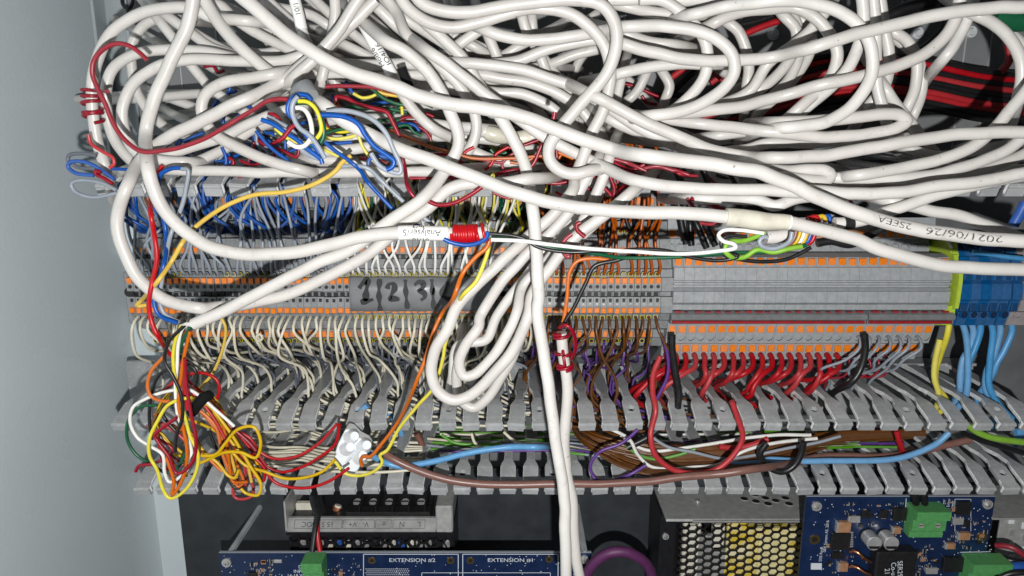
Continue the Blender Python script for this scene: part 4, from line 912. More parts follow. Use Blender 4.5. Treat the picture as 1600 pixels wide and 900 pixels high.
core('darkred', 'dark red core along the duct tips in the middle', 'H @338 120 145 250 145 380 140', 338, 1.6)
core('darkred', 'dark red core looping below the hook end', 'C @332 520 820 600 800 690 780 730 700 750 660', 332, 1.8)
core('darkred', 'dark red core by the orange pair in the middle', 'C @334 700 840 800 860 870 850', 334, 1.6)
core('darkred', 'red core end beside the yellowed tape', 'C @350 550 695 620 690 730 655', 350, 1.6)
core('green', 'green and yellow end poking from the tape', 'C @350 500 700 530 730 575 715', 350, 1.8)
core('darkred', 'red tip standing on the nearest white cable', 'C @285 802 525 800 545 796 558', 285, 1.8)
for k, p in enumerate(['D 160 740 230 760 330 800', 'D 240 760 300 790 380 780 460 800', 'D 350 780 440 790 530 820', 'D 450 790 500 820 570 825', 'D 180 760 230 790 260 800 320 770', 'I 160 140 180 190 175 240', 'I 280 175 220 190 190 240 180 270', 'I 130 190 160 220 180 260', 'D 180 400 240 395 310 420 380 450 440 470', 'D 640 340 700 400 680 470', 'D 770 340 810 370 780 450 800 460', 'D 310 450 330 480 380 490', 'I 680 225 700 250', 'I 850 225 860 245', 'I 540 240 580 260 640 270 690 290', 'I 550 250 600 235 620 260 660 290', 'I 580 355 640 360 690 350', 'I 520 240 560 290 600 300', 'A 955 310 1000 310 1020 340 1050 330']):
    core('darkred', 'dark red wire ' + ['in the knot under the printed cable', 'winding through the knot under the printed cable', 'leaving the knot along the aged cable', 'at the far end of the knot', 'bent back in the knot', 'wrapping the stub from above', 'crossing over the stub', 'along the near side of the stub', 'curling through the gap by the round loop', 'deep inside the round loop', 'hooked inside the round loop edge', 'short, in the gap by the round loop', 'peeking over the spliced cable', 'second one peeking over the spliced cable', 'twisted behind the splice', 'twisted over its neighbour behind the splice', 'below the splice', 'left of the splice', 'coiled behind the first white loop'][k], p, 326 if k not in (8, 9, 10, 11, 18) else 385, 1.7)
core('darkred', 'red ring of wire round the bundle below the splice', 'H @306 940 420 905 385 905 360 920 355', 306, 1.9)
core('darkred', 'red wire tying the bundle above the brown wires', 'H @306 880 405 850 430 830 470 860 515 870 510 820 480', 306, 1.9)
for k, (c, p) in enumerate([('black', 'I 430 150 470 220 490 340 515 455'), ('black', 'I 500 250 530 330 540 460'), ('black', 'I 550 330 590 420 610 470'), ('black', 'I 600 350 640 430 655 465'), ('black', 'I 230 320 250 380 300 470'), ('black', 'I 120 340 140 400 130 460')]):
    core(c, 'thick black wire dropping to the wide terminals, %s of six' % nth(k+1), p, 394, 3.6 if k < 4 else 2.0)
# cores of the sleeve cable
O1 = core('orange', 'orange core trailing from the wrapped cable to the white connector', 'H @300 484 412 492 440 480 470 440 505 370 590 320 720 260 812 215 900 L @330 738 6 692 90 650 220 590 380 @350 520 530 440 640 385 700 @352 350 700 340 720 348 745', 310, 1.9)
Y1 = core('lemon', 'yellow core trailing from the wrapped cable to the white connector', 'H @303 486 420 490 470 470 540 430 630 362 705 @340 330 800 L @346 735 180 728 230 705 320 680 380 600 470 @348 520 570 465 670 430 695 442 725 405 768 330 790 265 778 225 730 210 715', 330, 1.8)
core('blue', 'blue core bent back under the red wrap', 'H @296 488 395 480 425 430 452 370 458 310 445 280 430', 297, 1.9)
core('grey', 'grey core bent back beside the blue one', 'H @299 492 400 486 432 430 445 380 450', 300, 1.6)
core('white', 'white core strung from the wrapped cable across to the splice', 'H @298 500 432 650 440 800 458 1000 478 1200 490 I @300 300 492 500 500 650 488 750 470 740 455 690 440 668 412 690 390 760 388 880 402', 302, 1.7)
core('green', 'dark green core strung beside the white one', 'H @301 500 425 600 428 680 445 800 475 1000 500 I @304 200 516 450 516 700 496 900 490 1080 462', 304, 1.7)
core('black', 'black core strung across with the white and green', 'H @299 495 405 600 415 660 432 720 468 850 492 1000 488 I @302 150 490 300 478 420 485 560 520 690 530 760 510 700 490 680 450 700 420 800 415', 302, 1.7)
core('black', 'black core leaving down to the tied stub', 'H @312 1180 500 1090 530 985 560 945 640 885 760 850 815 840 850', 318, 1.9)
core('orange', 'orange core bending down to the tied stub', 'H @314 1050 530 985 522 905 535 870 585 858 700 848 780 835 845', 318, 1.8)
core('lime', 'lime green core folded in a loop by the splice', 'I @302 885 402 790 438 715 448 695 480 730 515 790 515 850 480 930 492 1000 475 1060 465', 302, 2.2)
for k, (c, dx) in enumerate([('grey', 0), ('mauve', 22), ('yellow', 40), ('white', 58), ('yellow', 72), ('blue', 92), ('red', 112)]):
    y0 = 470-k*4
    if k == 0: p = 'I @300 1015 395 1000 440 930 474 870 462 860 440 880 420 900 425'
    else: p = 'I @%d %d %d %d %d %d %d %d %d' % (302+k, 1012+dx, 395, 1005+dx, 420, 985+dx, 450, 940+dx*0.9, y0+6)
    core(c, ['grey', 'brown', 'first yellow', 'white', 'second yellow', 'blue', 'red'][k]+' core fanned out under the splice', p, 302, 2.0)
for k, (c, p) in enumerate([('red', 'J 190 335 225 325 240 350'), ('yellow', 'J 225 330 262 325 268 352'), ('blue', 'J 250 332 285 322 292 358'), ('grey', 'J 275 325 303 325 308 360'), ('red', 'J 180 330 205 335 225 352')]):
    core(c, ['upper red', 'upper yellow', 'upper blue', 'upper grey', 'short red'][k]+' core twisting out above the splice', p, 312+k, 2.0)
wc('short white inner sheath sticking out under the splice', 'I @308 895 420 950 418 1008 415', 308, 6.6, dive=(False, False))
core('black', 'black core bundle curling below the splice', 'I @306 690 470 700 505 800 530 900 535 1000 520 1100 470', 308, 1.8)
core('black', 'thick black end under the twisted cores', 'J @330 230 450 300 440 380 455 480 410 560 365', 332, 4.0)
# tangle at lower left
tg = 'coloured cores of the slit cable'
core('white', 'white core of the tangle making the big open loop', 'K @312 440 72 405 100 385 180 380 270 372 380 380 490 390 530 @322 425 600 448 680 425 765 345 820 322 775 312 692 250 650 195 612 160 540 172 470 232 430 330 395 430 386 490 420 560 480 650 558', 318, 1.6)
core('green', 'green core of the slit cable beside the white one', 'K @314 445 85 405 160 378 240 372 320', 316, 1.6)
core('green', 'dark green core bowing toward the cabinet wall', 'K @330 285 458 205 468 152 535 148 620 190 692 255 732 330 775 390 742 420 680', 328, 1.6)
core('black', 'black core snaking down the front of the tangle', 'K @308 415 85 340 165 322 250 362 325 400 420 402 530 376 600 370 680', 310, 1.6)
core('black', 'black core bowing at the wall side of the tangle', 'K @330 380 272 300 312 265 385 250 480 258 590 270 620', 328, 1.6)
core('black', 'black core hooked at the top of the tangle', 'K @340 430 268 462 290 472 330 466 372', 340, 1.6)
core('black', 'black core hairpin inside the tangle', 'T @320 450 408 385 425 368 480 420 560 480 620', 322, 1.8)
core('orange', 'orange core falling straight through the tangle', 'K @310 442 112 415 215 398 330 386 450 408 560 428 680 415 780 375 862 355 882 365 825 330 700', 316, 1.6)
core('orange', 'orange core looping at the wall side', 'K @316 318 230 258 300 242 372 262 420 340 442 400 430', 318, 1.6)
core('darkred', 'dark red core straight down the middle of the tangle', 'K @306 415 240 425 380 445 500 468 620 455 720 380 780 340 700 290 630 275 600 340 545 380 520', 314, 1.6)
core('darkred', 'dark red free end pointing at the cabinet wall', 'K @324 185 770 200 745 260 735 330 705 360 670 330 640 280 610', 322, 1.6)
core('red', 'red core looping behind the black tie', 'K @342 420 315 500 308 560 335 578 375 568 430', 342, 1.6)
core('red', 'red core crossing high over the tangle', 'K @334 270 420 330 380 380 340 430 330', 336, 1.6)
core('lemon', 'pale yellow core of the slit cable making the lowest loop', 'K @310 400 85 368 170 362 270 382 380 418 520 440 600 478 690 462 790 400 872 345 895 312 850 288 765 250 695 250 620 290 530 335 460 400 430 450 425', 318, 1.6)
for k, (c, p) in enumerate([('yellow', '420 420 520 455 590 535 650 620 720 740 772 830 760 880 700 870 680 850'), ('orange', '430 410 510 450 570 550 605 660 640 790 668 842 690 820 660 740'), ('yellow', '440 430 530 480 590 580 640 720 660 800'), ('red', '450 400 520 470 600 580 660 680 720 790 735 880 690 900 650 890 640 800 620 700'), ('yellow', '425 520 560 580 640 640 700 690 760 740'), ('orange', '400 450 480 480 560 560 590 680 620 760 650 830'), ('red', '460 370 540 440 640 560 720 660 790 770 785 815 740 790'), ('black', '530 580 580 700 620 810 660 850 690 840'), ('orange', '380 440 450 430 530 490 620 600 700 700 740 800'), ('yellow', '440 600 520 690 570 730 620 790 650 800 670 760'), ('yellow', '460 400 530 450 600 520 650 600 700 700 730 820'), ('red', '430 340 500 420 570 500 640 620 690 720 700 840'), ('orange', '350 450 420 440 500 500 580 600 660 720 690 830'), ('red', '300 540 380 590 430 640 480 700'), ('orange', '290 500 270 560 290 620 340 720 360 800'), ('red', '400 300 430 380 500 440 560 520'), ('yellow', '330 460 420 430 520 480 620 560 660 640')]):
    core(c, ['outer yellow', 'outer orange', 'middle yellow', 'long red', 'short yellow', 'inner orange', 'upper red', 'black', 'upper orange', 'low yellow', 'arched yellow', 'arched red', 'arched orange', 'hidden red', 'wall-side orange', 'topmost red', 'crest yellow'][k]+' core in the sweep of the tangle below the black tie', 'K @%d ' % (332+(k*7) % 30)+p, 340, 1.6)
rx = random.Random(12)
base = ['420 420 520 455 590 535 650 620 720 740 772 830', '430 410 510 450 570 550 605 660 640 790 668 842 690 820', '460 370 540 440 640 560 720 660 790 770', '290 500 270 560 290 620 340 720 360 800', '400 300 430 380 500 440 560 520 600 640', '330 400 300 470 290 560 330 650 400 700', '380 560 440 600 520 690 600 760', '260 560 300 640 380 700 440 780']
for k in range(16):
    q = [float(t) for t in base[k % 8].split()]; q = [v+rx.uniform(-26, 26) for v in q]; c = ['yellow', 'red', 'orange', 'orange', 'red', 'yellow', 'darkred', 'yellow'][(k*3+k//8) % 8]
    core(c, '%s thin core filling the tangle below the black tie, %s one' % ({'darkred': 'dark red'}.get(c, c), nth(k+1)), 'K @%d ' % rx.uniform(334, 366)+' '.join('%.0f' % v for v in q), 345, 1.5, group='thin cores filling the tangle')
def squiggles(n, x0, x1, y0, y1, cols, Y, label, group, seed):
    r = random.Random(seed); xs = sorted(r.uniform(x0, x1) for _ in range(n))
    for k, x in enumerate(xs):
        y = r.uniform(y0, y1); a = r.gauss(0.1, 0.7); L = r.uniform(14, 34); b = r.uniform(-16, 16); c = r.choice(cols)
        pts = ' '.join('%.1f %.1f' % (x+math.cos(a)*L*f-math.sin(a)*b*(1-f*f)+r.uniform(-3, 3), y+math.sin(a)*L*f+math.cos(a)*b*(1-f*f)+r.uniform(-3, 3)) for f in (-1, -0.4, 0.2, 0.6, 1))
        core(c, '%s wire %s, %s along' % ({'darkred': 'dark red', 'lemon': 'yellow', 'deeporange': 'orange'}.get(c, c), label, nth(k+1)), 'P @%d ' % r.uniform(Y, Y+14)+pts, Y, 1.5, group=group)
squiggles(26, 690, 1060, 225, 300, ['darkred', 'darkred', 'darkred', 'red', 'deeporange'], 336, 'squeezed between duct tips and white cables', 'loose wires under the white cables', 3)
squiggles(12, 1060, 1330, 268, 320, ['darkred', 'darkred', 'black', 'red'], 346, 'knotted behind the spliced cable', 'loose wires behind the splice', 4)
squiggles(24, 505, 660, 135, 258, ['darkred', 'green', 'lemon', 'blue', 'darkred', 'deeporange', 'green'], 338, 'tangled beside the hanging core cluster', 'loose wires beside the core cluster', 5)
squiggles(18, 320, 500, 150, 262, ['blue', 'blue', 'grey', 'darkred', 'blue', 'black'], 352, 'jumbled under the small tight loop', 'loose wires under the small loop', 6)
core('yellow', 'yellow core making the raised open loop in the tangle', 'K @322 465 695 560 690 605 640 665 572 740 562 772 630 750 705 680 682 600 682 490 730', 326, 1.6)
core('yellow', 'long yellow core running to the white connector', 'K @336 640 680 700 740 790 770 880 802 970 800 1060 770 1122 712', 342, 1.6)
core('red', 'upper long red core running into the duct fingers', 'K @344 660 582 720 612 760 670 830 708 930 702 1040 642 1130 548', 346, 1.6)
core('red', 'lower long red core running into the duct fingers', 'K @346 1142 545 1122 640 1040 708 950 755 860 772 780 740', 348, 1.6)
core('red', 'lowest red core running to the white connector', 'K @338 720 690 770 730 840 820 960 848 1080 822 1185 755', 342, 1.6)
# lower duct foreground
core('fatred', 'thick red wire hanging in a deep loop over the duct', 'N @372 95 230 60 320 60 400 75 480 @366 50 600 70 690 150 760 260 780 360 760 440 690 480 610 455 510 430 440', 368, 3.1)
core('fatred', 'thick red wire emerging low between the fingers', 'N @388 370 655 450 660 530 645 600 618', 388, 3.5)
core('black', 'black jumper wire bent down from the first wide terminal', 'N @384 148 130 152 200 165 300 182 400 178 470', 384, 3.8, plunge=True)
core('black', 'black jumper wire bent down past the marker strip joint', 'N @388 1055 125 1058 200 1030 300 980 360 @400 920 390', 388, 3.8, plunge=True)
core('black', 'black wire leaving the duct fingers toward the brown fan', 'M @384 860 550 800 600 740 635 690 660', 384, 4.2)
core('black', 'black loop of wire hanging over the lower fingers', 'N @370 590 640 562 690 590 740 660 772 720 745 755 690 765 630', 370, 3.6)
core('skyblue', 'light blue wire lying across the duct to the white connector', 'U @362 400 500 460 540 L @366 450 725 520 745 620 735 780 700 900 672 1050 655 1200 655 M @400 340 650', 372, 3.4, free=False)
core('skyblue', 'light blue wire lying along the duct to the blue terminals', 'M @410 630 695 740 690 N @404 330 712 430 735 @388 560 728 700 722 O 0 715 150 722 350 720 560 715 680 690 790 640 850 590', 388, 3.6, free=False)
core('mauve', 'brown sheathed cable sagging along the lower fingers', 'U @360 560 460 640 520 L @362 460 690 560 745 680 790 820 820 950 832 1100 830 M @362 200 832 400 828 600 828 800 815 1000 790 N 330 785 560 755 @384 700 735 O @400 250 700 500 700 650 688 800 655 950 620', 366, 4.2, free=False)
core('purple', 'purple wire looping low in front of the brown fan', 'M @372 740 575 660 640 560 680 518 740 540 805 610 815 690 790 780 740', 376, 1.9)
core('purple', 'purple wire beside the first red one', 'N @386 105 140 130 230 130 320 90 410 55 475', 386, 1.9)
core('white', 'white wire curving in front of the brown fan', 'M @382 590 560 700 620 740 690 800 745 900 758 1000 750 1120 738 N @386 400 720 500 670 640 635 760 622 830 615', 384, 2.0)
core('white', 'second white wire above the first in the duct', 'M @390 660 600 740 655 820 675 920 665 1050 645 1200 620 N 500 612 650 598 800 600', 390, 2.0)
core('leaf', 'green wire curving in front of the brown fan', 'M @388 680 645 740 690 820 712 920 695 1010 665', 388, 1.9)
core('grey', 'grey wire slanting across the brown fan', 'M @386 800 605 880 655 1000 680 1140 710 N @390 500 700 700 660 850 630 940 605', 390, 1.9)
core('beige', 'beige wire dipping below the fingers by the connector', 'L @384 860 590 880 640 940 665 1020 660 1120 645', 386, 1.7)
core('beige', 'second beige wire dipping below the fingers', 'L @386 1010 585 1060 625 1150 640 1230 640', 388, 1.7)
core('leaf', 'green wire dipping below the fingers', 'L @388 720 600 780 635 880 645 1000 640', 390, 1.8)
core('skyblue', 'light blue wire end beside the white connector', 'L @384 370 462 335 500 @372 330 590', 380, 3.4)
core('skyblue', 'light blue wire behind the duct fingers', 'L @420 455 480 520 560 540 640 545 700', 420, 3.6, free=False, behind=True)
core('mauve', 'brown cable end seen between the fingers', 'L @410 600 590 625 640 630 700', 412, 4, free=False, behind=True)
core('fatred', 'thick red wire dropping through the duct at the far side', 'O @396 600 580 625 660 @410 655 740 680 775', 400, 3.6, free=False, behind=True)
core('black', 'black cable leaving under the fingers at the far edge', 'O @384 920 590 1000 625 1100 655 1220 690', 384, 3.4)
core('lime', 'green and yellow earth wire leaving at the far edge', 'O @378 925 548 990 590 1080 620 1230 635', 378, 3.8)
for k, (i, p) in enumerate([(0, 'V @402 300 45 325 120 335 250 330 400'), (1, 'V @406 345 50 362 110 345 190 312 250 300 370 300 380'), (2, 'V @404 395 50 395 110 370 190 345 250'), (3, 'V @402 440 50 455 120 440 250 435 360 470 440 540 520 600 560'), (4, 'V @406 485 50 490 110 470 190 450 250 425 300 420 390 470 460'), (5, 'V @404 535 50 545 100 510 200 470 270 455 310')]):
    core('skyblue', 'light blue wire bending down from the %s blue terminal' % nth(k+1), p, 400, 3.7, free=False, plunge=True)
core('lemon', 'yellow and green earth wire, nearer of the two', 'V @394 250 80 235 150 @402 205 230 185 300 190 370 235 440', 398, 3.4, free=False, plunge=True)
core('lemon', 'yellow and green earth wire, behind the nearer one', 'V @398 205 150 185 250 180 330 200 400', 404, 3.4, free=False, plunge=True)
core('skyblue', 'blue wire lying across the tops of the blue terminals', 'W @388 800 315 900 330 1000 345 1200 372', 388, 2.8, free=False)
core('blue', 'blue cable coming in at the far edge', 'J @330 1150 370 1170 330 1210 260', 330, 4.6)
core('blue', 'blue wire entering the first blue terminal from above', 'W @391 860 300 930 280 1000 262', 391, 2.6, free=False)
core('green', 'green cable crossing the far top corner', 'E @340 1050 75 1120 85 1220 105', 345, 9.0)
core('skyblue', 'light blue cable end at the far edge of the duct', 'V @384 555 590 620 580', 384, 4.2)
core('beige', 'cream striped wire end in the last wide terminal', 'W @398 600 225 625 260 650 300', 398, 1.8, free=False)
# pale blue and grey wires peeking under the loops (upper left)
for k, (c, p) in enumerate([('blue', 'A 1000 500 1040 450 1110 425'), ('blue', 'A 1080 410 1060 480 1045 580'), ('blue', 'A 860 665 910 640 955 620'), ('blue', 'A 1060 640 1100 630 1110 660 1070 690 1010 730 990 790'), ('blue', 'A 1110 560 1150 510 1180 500'), ('blue', 'B 260 590 290 640 310 720 350 770'), ('blue', 'B 330 560 420 600 480 640'), ('grey', 'A 1010 780 1050 720 1100 700'), ('grey', 'B 330 640 350 700 390 750'), ('darkred', 'B 310 660 350 680 430 640 480 590'), ('darkred', 'B 370 690 430 710 490 735 500 690'), ('darkred', 'B 620 560 650 620 690 590 690 560'), ('blue', 'B 720 380 750 430 775 460'), ('blue', 'B 840 490 930 475'), ('darkred', 'A 1075 740 1095 760 1080 790'), ('blue', 'A 1040 690 1060 740 1055 790')]):
    core(c, {'blue': 'blue', 'grey': 'grey', 'darkred': 'red'}[c]+' wire '+['arching under the small tight loop', 'dropping under the small tight loop', 'beside the red core near the fourth loop', 'curled above the duct tips', 'short, under the small loop', 'bent down from the core cluster', 'slanting below the core cluster', 'short, by the curled blue one', 'beside the bent blue one', 'crossing below the core cluster', 'looped above the duct tips', 'hooked right of the core cluster', 'dropping behind the red cores', 'level behind the red cores', 'curled at the duct tips', 'hanging straight to the duct tips'][k], p, 362 if k < 9 else 348, 1.7)

# ------------------------------------------------------------------ sleeves, prints, ties
INKG = mat('faded_ink', (0.06, 0.06, 0.06), 0.5, dirt=(0.45, 0.44, 0.42), dscale=900, dlo=0.52, dhi=0.56)
def after_cables():
    p = sub_path(W1, 622, 704); p = p[p[:, 2] < at(660, 330, 300).z]
    sleeve(W1, p, 0.28, SLEEVE)
    L = arc_len(p)[-1]
    text_on_cable(W1, p, L*0.48, 'Analyser/5', 3.6, up=False, aoff=-0.05, rad=0.42)
    text_on_cable(W1, p, L*0.40, 'Ip/3', 3.2, up=False, aoff=-1.0, rad=0.42)
    text_on_cable(W1, p, L*0.45, '01/10', 3.0, up=False, aoff=1.05, rad=0.42)
    p = sub_path(W4, 1330, 1590); p = p[np.array([q[2] < at(1300, 290, 287).z for q in p])]
    L = arc_len(p)[-1]; s1 = 0
    text_on_cable(W4, p, L*0.66, '2021/06/26', 4.0, up=False, aoff=-0.15, sx=1.7, m=INKG)
    text_on_cable(W4, p, L*0.24, '2SEEA', 3.6, up=False, aoff=-0.25, sx=1.5, m=INKG)
    # IO4/16
    d = [q for q in STRANDS if 'IO4/16' in q['label']][0]
    p = d['pts'][(d['S'][:, 1] > 34) & (d['S'][:, 1] < 118) & (d['S'][:, 0] < 620)]; sleeve(d, p, 0.25, SLEEVE); L = arc_len(p)[-1]
    text_on_cable(d, p, L*0.62, 'IO4/16', 3.6, up=False, aoff=-0.5, rad=0.4); text_on_cable(d, p, L*0.62, 'Mod/6', 3.4, up=False, aoff=0.65, rad=0.4)
    p = L4['pts'][(L4['S'][:, 1] > -2) & (L4['S'][:, 1] < 48)]; sleeve(L4, p, 0.25, SLEEVE); text_on_cable(L4, p, arc_len(p)[-1]*0.35, '10/1', 3.2, up=False, rad=0.4)
    d = [q for q in STRANDS if q['label'].startswith('white cable running level behind the diag')][0]
    p = sub_path(d, 420, 470); text_on_cable(d, p, arc_len(p)[-1]*0.4, 'IO4/11', 3.2, up=False)
    # splice sleeve on the spliced cable
    p = sub_path(W3, 1132, 1234); n = len(p)
    sleeve(W3, p, 0.0, TAPE_OLD, 'splice_tape', rfun=lambda t: 1.32+0.10*math.sin(t*2.6)-0.26*max(0, t-0.45)/0.55)
    p2 = sub_path(W3, 1200, 1236); sleeve(W3, p2, 0.35, SLEEVE, 'splice_sleeve')
    d = [q for q in STRANDS if 'yellowed tape' in q['label']][0]; p = sub_path(d, 760, 830); sleeve(d, p, 0.7, TAPE_OLD, 'yellowed_tape', rfun=lambda t: 1+0.12*math.sin(t*9))
    # black band on the cable end
    p = sub_path(J1, 1316, 1333); sleeve(J1, p, 0.7, BLACKP, 'black_band')
    # red wire wrap
    p = sub_path(W1, 704, 762); p = p[p[:, 2] < at(720, 330, 300).z]; L = arc_len(p)[-1]; rr = W1['dia']/2+0.62
    c = coil_pts(p, rr, L*0.02, L*0.70, 10, 0.1, 3)
    e = coil_pts(p, rr+0.4, L*0.72, L*0.98, 1.4, 0.05, 4)
    tag(MB().tube(c+e, 0.72, 8).build('red_wire_wrap', WC['red']), 'red wire wound tightly round the end of the printed cable', 'wire')
    # loose coil at the wall
    k = (A1['S'][:, 1] > 128) & (A1['S'][:, 1] < 215) & (A1['S'][:, 0] < 200); p = A1['pts'][k]; L = arc_len(p)[-1]
    c = [at(168, 143, 312)]+coil_pts(p, A1['dia']/2+1.4, L*0.10, L*0.72, 5, 0.5, 9)
    tag(MB().tube(catmull([tuple(q) for q in c], -1.5), 0.75, 8).build('red_wire_coil', WC['darkred']), 'dark red wire coiled loosely round the outermost loop at the wall', 'wire')
    # tie on the short stub
    p = M1['pts'][(M1['S'][:, 1] > 515) & (M1['S'][:, 1] < 580)]; L = arc_len(p)[-1]
    c = coil_pts(p, M1['dia']/2+0.9, 0, L*0.12, 1.5, 0.02, 5)+coil_pts(p, M1['dia']/2+0.9, L*0.50, L*0.56, 1.0, 0.02, 5)+coil_pts(p, M1['dia']/2+0.9, L*0.80, L*0.95, 2.0, 0.02, 6)
    tag(MB().tube(c, 0.8, 8).build('red_wire_tie', WC['darkred']), 'dark red wire tied round the cable stub above the brown wires', 'wire')
    b = at(883, 514, 312); MB().tube(catmull([tuple(at(874, 512, 309)), tuple(at(885, 508, 306)), tuple(at(896, 520, 307)), tuple(at(899, 545, 312)), tuple(at(893, 560, 318))], -1.5), 0.85, 8).build('red_wire_end', WC['darkred'], [o for o in COL.objects if o.name == 'red_wire_tie'][0])
    # slit end of the opened cable
    q = W6['pts'][:1][0]
    a, b, c2 = at(303, 507, 300), at(282, 508, 301), at(296, 514, 300)
    MB().tube([tuple(a), tuple(at(292, 506, 299)), tuple(b)], 1.1, 8, rfun=lambda t: 1.3-1.1*t).build('slit_flap', WHITE, W6['obj'])
    # cable tie and grey boots
    t0 = at(312, 622, 320)
    bt = MB().tube([tuple(at(300, 644, 326)), tuple(at(309, 632, 321)), tuple(at(318, 622, 320)), tuple(at(326, 618, 326))], 2.6, 10).build('black_tie', MATTE); tag(bt, 'black band tying the coloured tangle together', 'cable tie')
    bt = MB().tube([tuple(at(627, 106, 322)), tuple(at(632, 120, 322)), tuple(at(640, 136, 324))], 2.0, 10).build('black_tie', MATTE); tag(bt, 'black tie end sticking up by the IO sleeve', 'cable tie')
    bt = MB().tube([tuple(at(466, 152, 300)), tuple(at(470, 141, 296)), tuple(at(478, 137, 292)), tuple(at(484, 150, 290))], 3.4, 12).build('grey_cable_boot', mat('grey_boot', (0.25, 0.26, 0.27), 0.5)); tag(bt, 'short grey sheath end above the hanging core cluster', 'cable')
AFTER.append(after_cables)

# ------------------------------------------------------------------ power supplies and circuit boards at the bottom
def rel(o, par): o.location = o.location-par.location; return o
def pbox(px0, px1, py0, py1, Y, h, mats, name, par, bev=0.3):
    a, b = at(px0, py0, Y), at(px1, py1, Y); return rel(MB().box(min(a.x, b.x), max(a.x, b.x), Y-h, Y+0.2, min(a.z, b.z), max(a.z, b.z), bev=bev).build(name, mats, par), par)
def flat_text(txt, px, py, Y, size, par, m=SILK, rot=0.0, name='printed_text', sx=1.0):
    vs, fs = text_verts(txt, size); c = at(px, py, Y); ca, sa = math.cos(rot), math.sin(rot)
    return rel(MB().add([(c.x+(v.x*sx*ca-v.y*sa), Y, c.z+(v.x*sx*sa+v.y*ca)) for v in vs], fs).build(name, m, par), par)
def line(px0, py0, px1, py1, Y, w_, par, m=SILK, name='silkscreen_line'):
    a, b = at(px0, py0, Y), at(px1, py1, Y); t = (b-a).normalized(); n = Vector((-t.z, 0, t.x))*w_/2
    return rel(MB().add([a-n, b-n, b+n, a+n], [(0, 1, 2, 3)]).build(name, m, par), par)
def screw(px, py, Y, r, par, name='screw'):
    c = at(px, py, Y); mb = MB().cyl((c.x, Y+0.2, c.z), (0, -1, 0), r, 0.9, 16, 0, r2=r*0.95).cyl((c.x, Y-0.7, c.z), (0, -1, 0), r*0.72, 1.2, 14, 0, r2=r*0.45)
    mb.box(c.x-r*0.35, c.x+r*0.35, Y-2.0, Y-1.8, c.z-0.12, c.z+0.12, 1).box(c.x-0.12, c.x+0.12, Y-2.01, Y-1.8, c.z-r*0.35, c.z+r*0.35, 1)
    return rel(mb.build(name, [METAL, DARKP], par), par)
def hole(px, py, Y, r, par):
    c = at(px, py, Y); return rel(MB().ring((c.x, Y+0.1, c.z), (0, -1, 0), r, r*0.55, 0.25, 18, 0).cyl((c.x, Y+0.05, c.z), (0, -1, 0), r*0.56, 0.12, 14, 1).build('plated_hole', [GOLD, DARKP], par), par)
def smd(px0, px1, py0, py1, Y, n, par, seed):
    r = random.Random(seed); mb = MB()
    for k in range(n):
        c = at(r.uniform(px0, px1), r.uniform(py0, py1), Y); w_, h_ = (r.uniform(0.7, 1.5), r.uniform(0.5, 0.9)) if r.random() < 0.7 else (r.uniform(1.8, 3), r.uniform(1.4, 2.4))
        if r.random() < 0.5: w_, h_ = h_, w_
        e = 0.35 if w_ < 2 else 0.0
        mb.box(c.x-w_/2, c.x+w_/2, Y-0.6, Y, c.z-h_/2, c.z+h_/2, r.choice([0, 0, 1]))
        if e: mb.box(c.x-w_/2-e, c.x-w_/2, Y-0.65, Y, c.z-h_/2, c.z+h_/2, 2).box(c.x+w_/2, c.x+w_/2+e, Y-0.65, Y, c.z-h_/2, c.z+h_/2, 2)
    o = rel(mb.build('surface_components', [BLACKP, TANTAL, METAL], par), par); o['kind'] = 'stuff'; return o
def vias(px0, px1, py0, py1, Y, n, par, seed):
    r = random.Random(seed); mb = MB()
    for k in range(n):
        c = at(r.uniform(px0, px1), r.uniform(py0, py1), Y); q = r.uniform(0.18, 0.32); mb.add([(c.x-q, Y, c.z-q), (c.x+q, Y, c.z-q), (c.x+q, Y, c.z+q), (c.x-q, Y, c.z+q)], [(0, 1, 2, 3)])
    o = rel(mb.build('solder_dots', SILK, par), par); o['kind'] = 'stuff'; return o
def hexgrid(par, X0, X1, Z0, Z1, Y, cx, rz, m, name='perforated_front', t=1.0, hole_r=2.35):
    mb = MB(); k = 0; x = X0; kx = cx/(1.5*rz/math.sqrt(3))
    while x < X1:
        z = Z1-(rz/2 if k % 2 else 0)
        while z > Z0:
            R = rz/math.sqrt(3)
            o_ = [(x+kx*R*math.cos(a), z+R*math.sin(a)) for a in [math.pi/3*q for q in range(6)]]; i_ = [(x+kx*hole_r*math.cos(a), z+hole_r*math.sin(a)) for a in [math.pi/3*q for q in range(6)]]
            vs = [(p[0], Y, p[1]) for p in o_]+[(p[0], Y, p[1]) for p in i_]+[(p[0], Y+t, p[1]) for p in i_]
            fs = []
            for q in range(6):
                w2 = (q+1) % 6; fs += [(q, w2, 6+w2, 6+q), (6+q, 6+w2, 12+w2, 12+q)]
            mb.add(vs, fs); z -= rz
        x += cx; k += 1
    return rel(mb.build(name, m, par), par)
BLKMET = mat('black_painted_steel', (0.012, 0.012, 0.014), 0.35, noise=0.2, nscale=300)
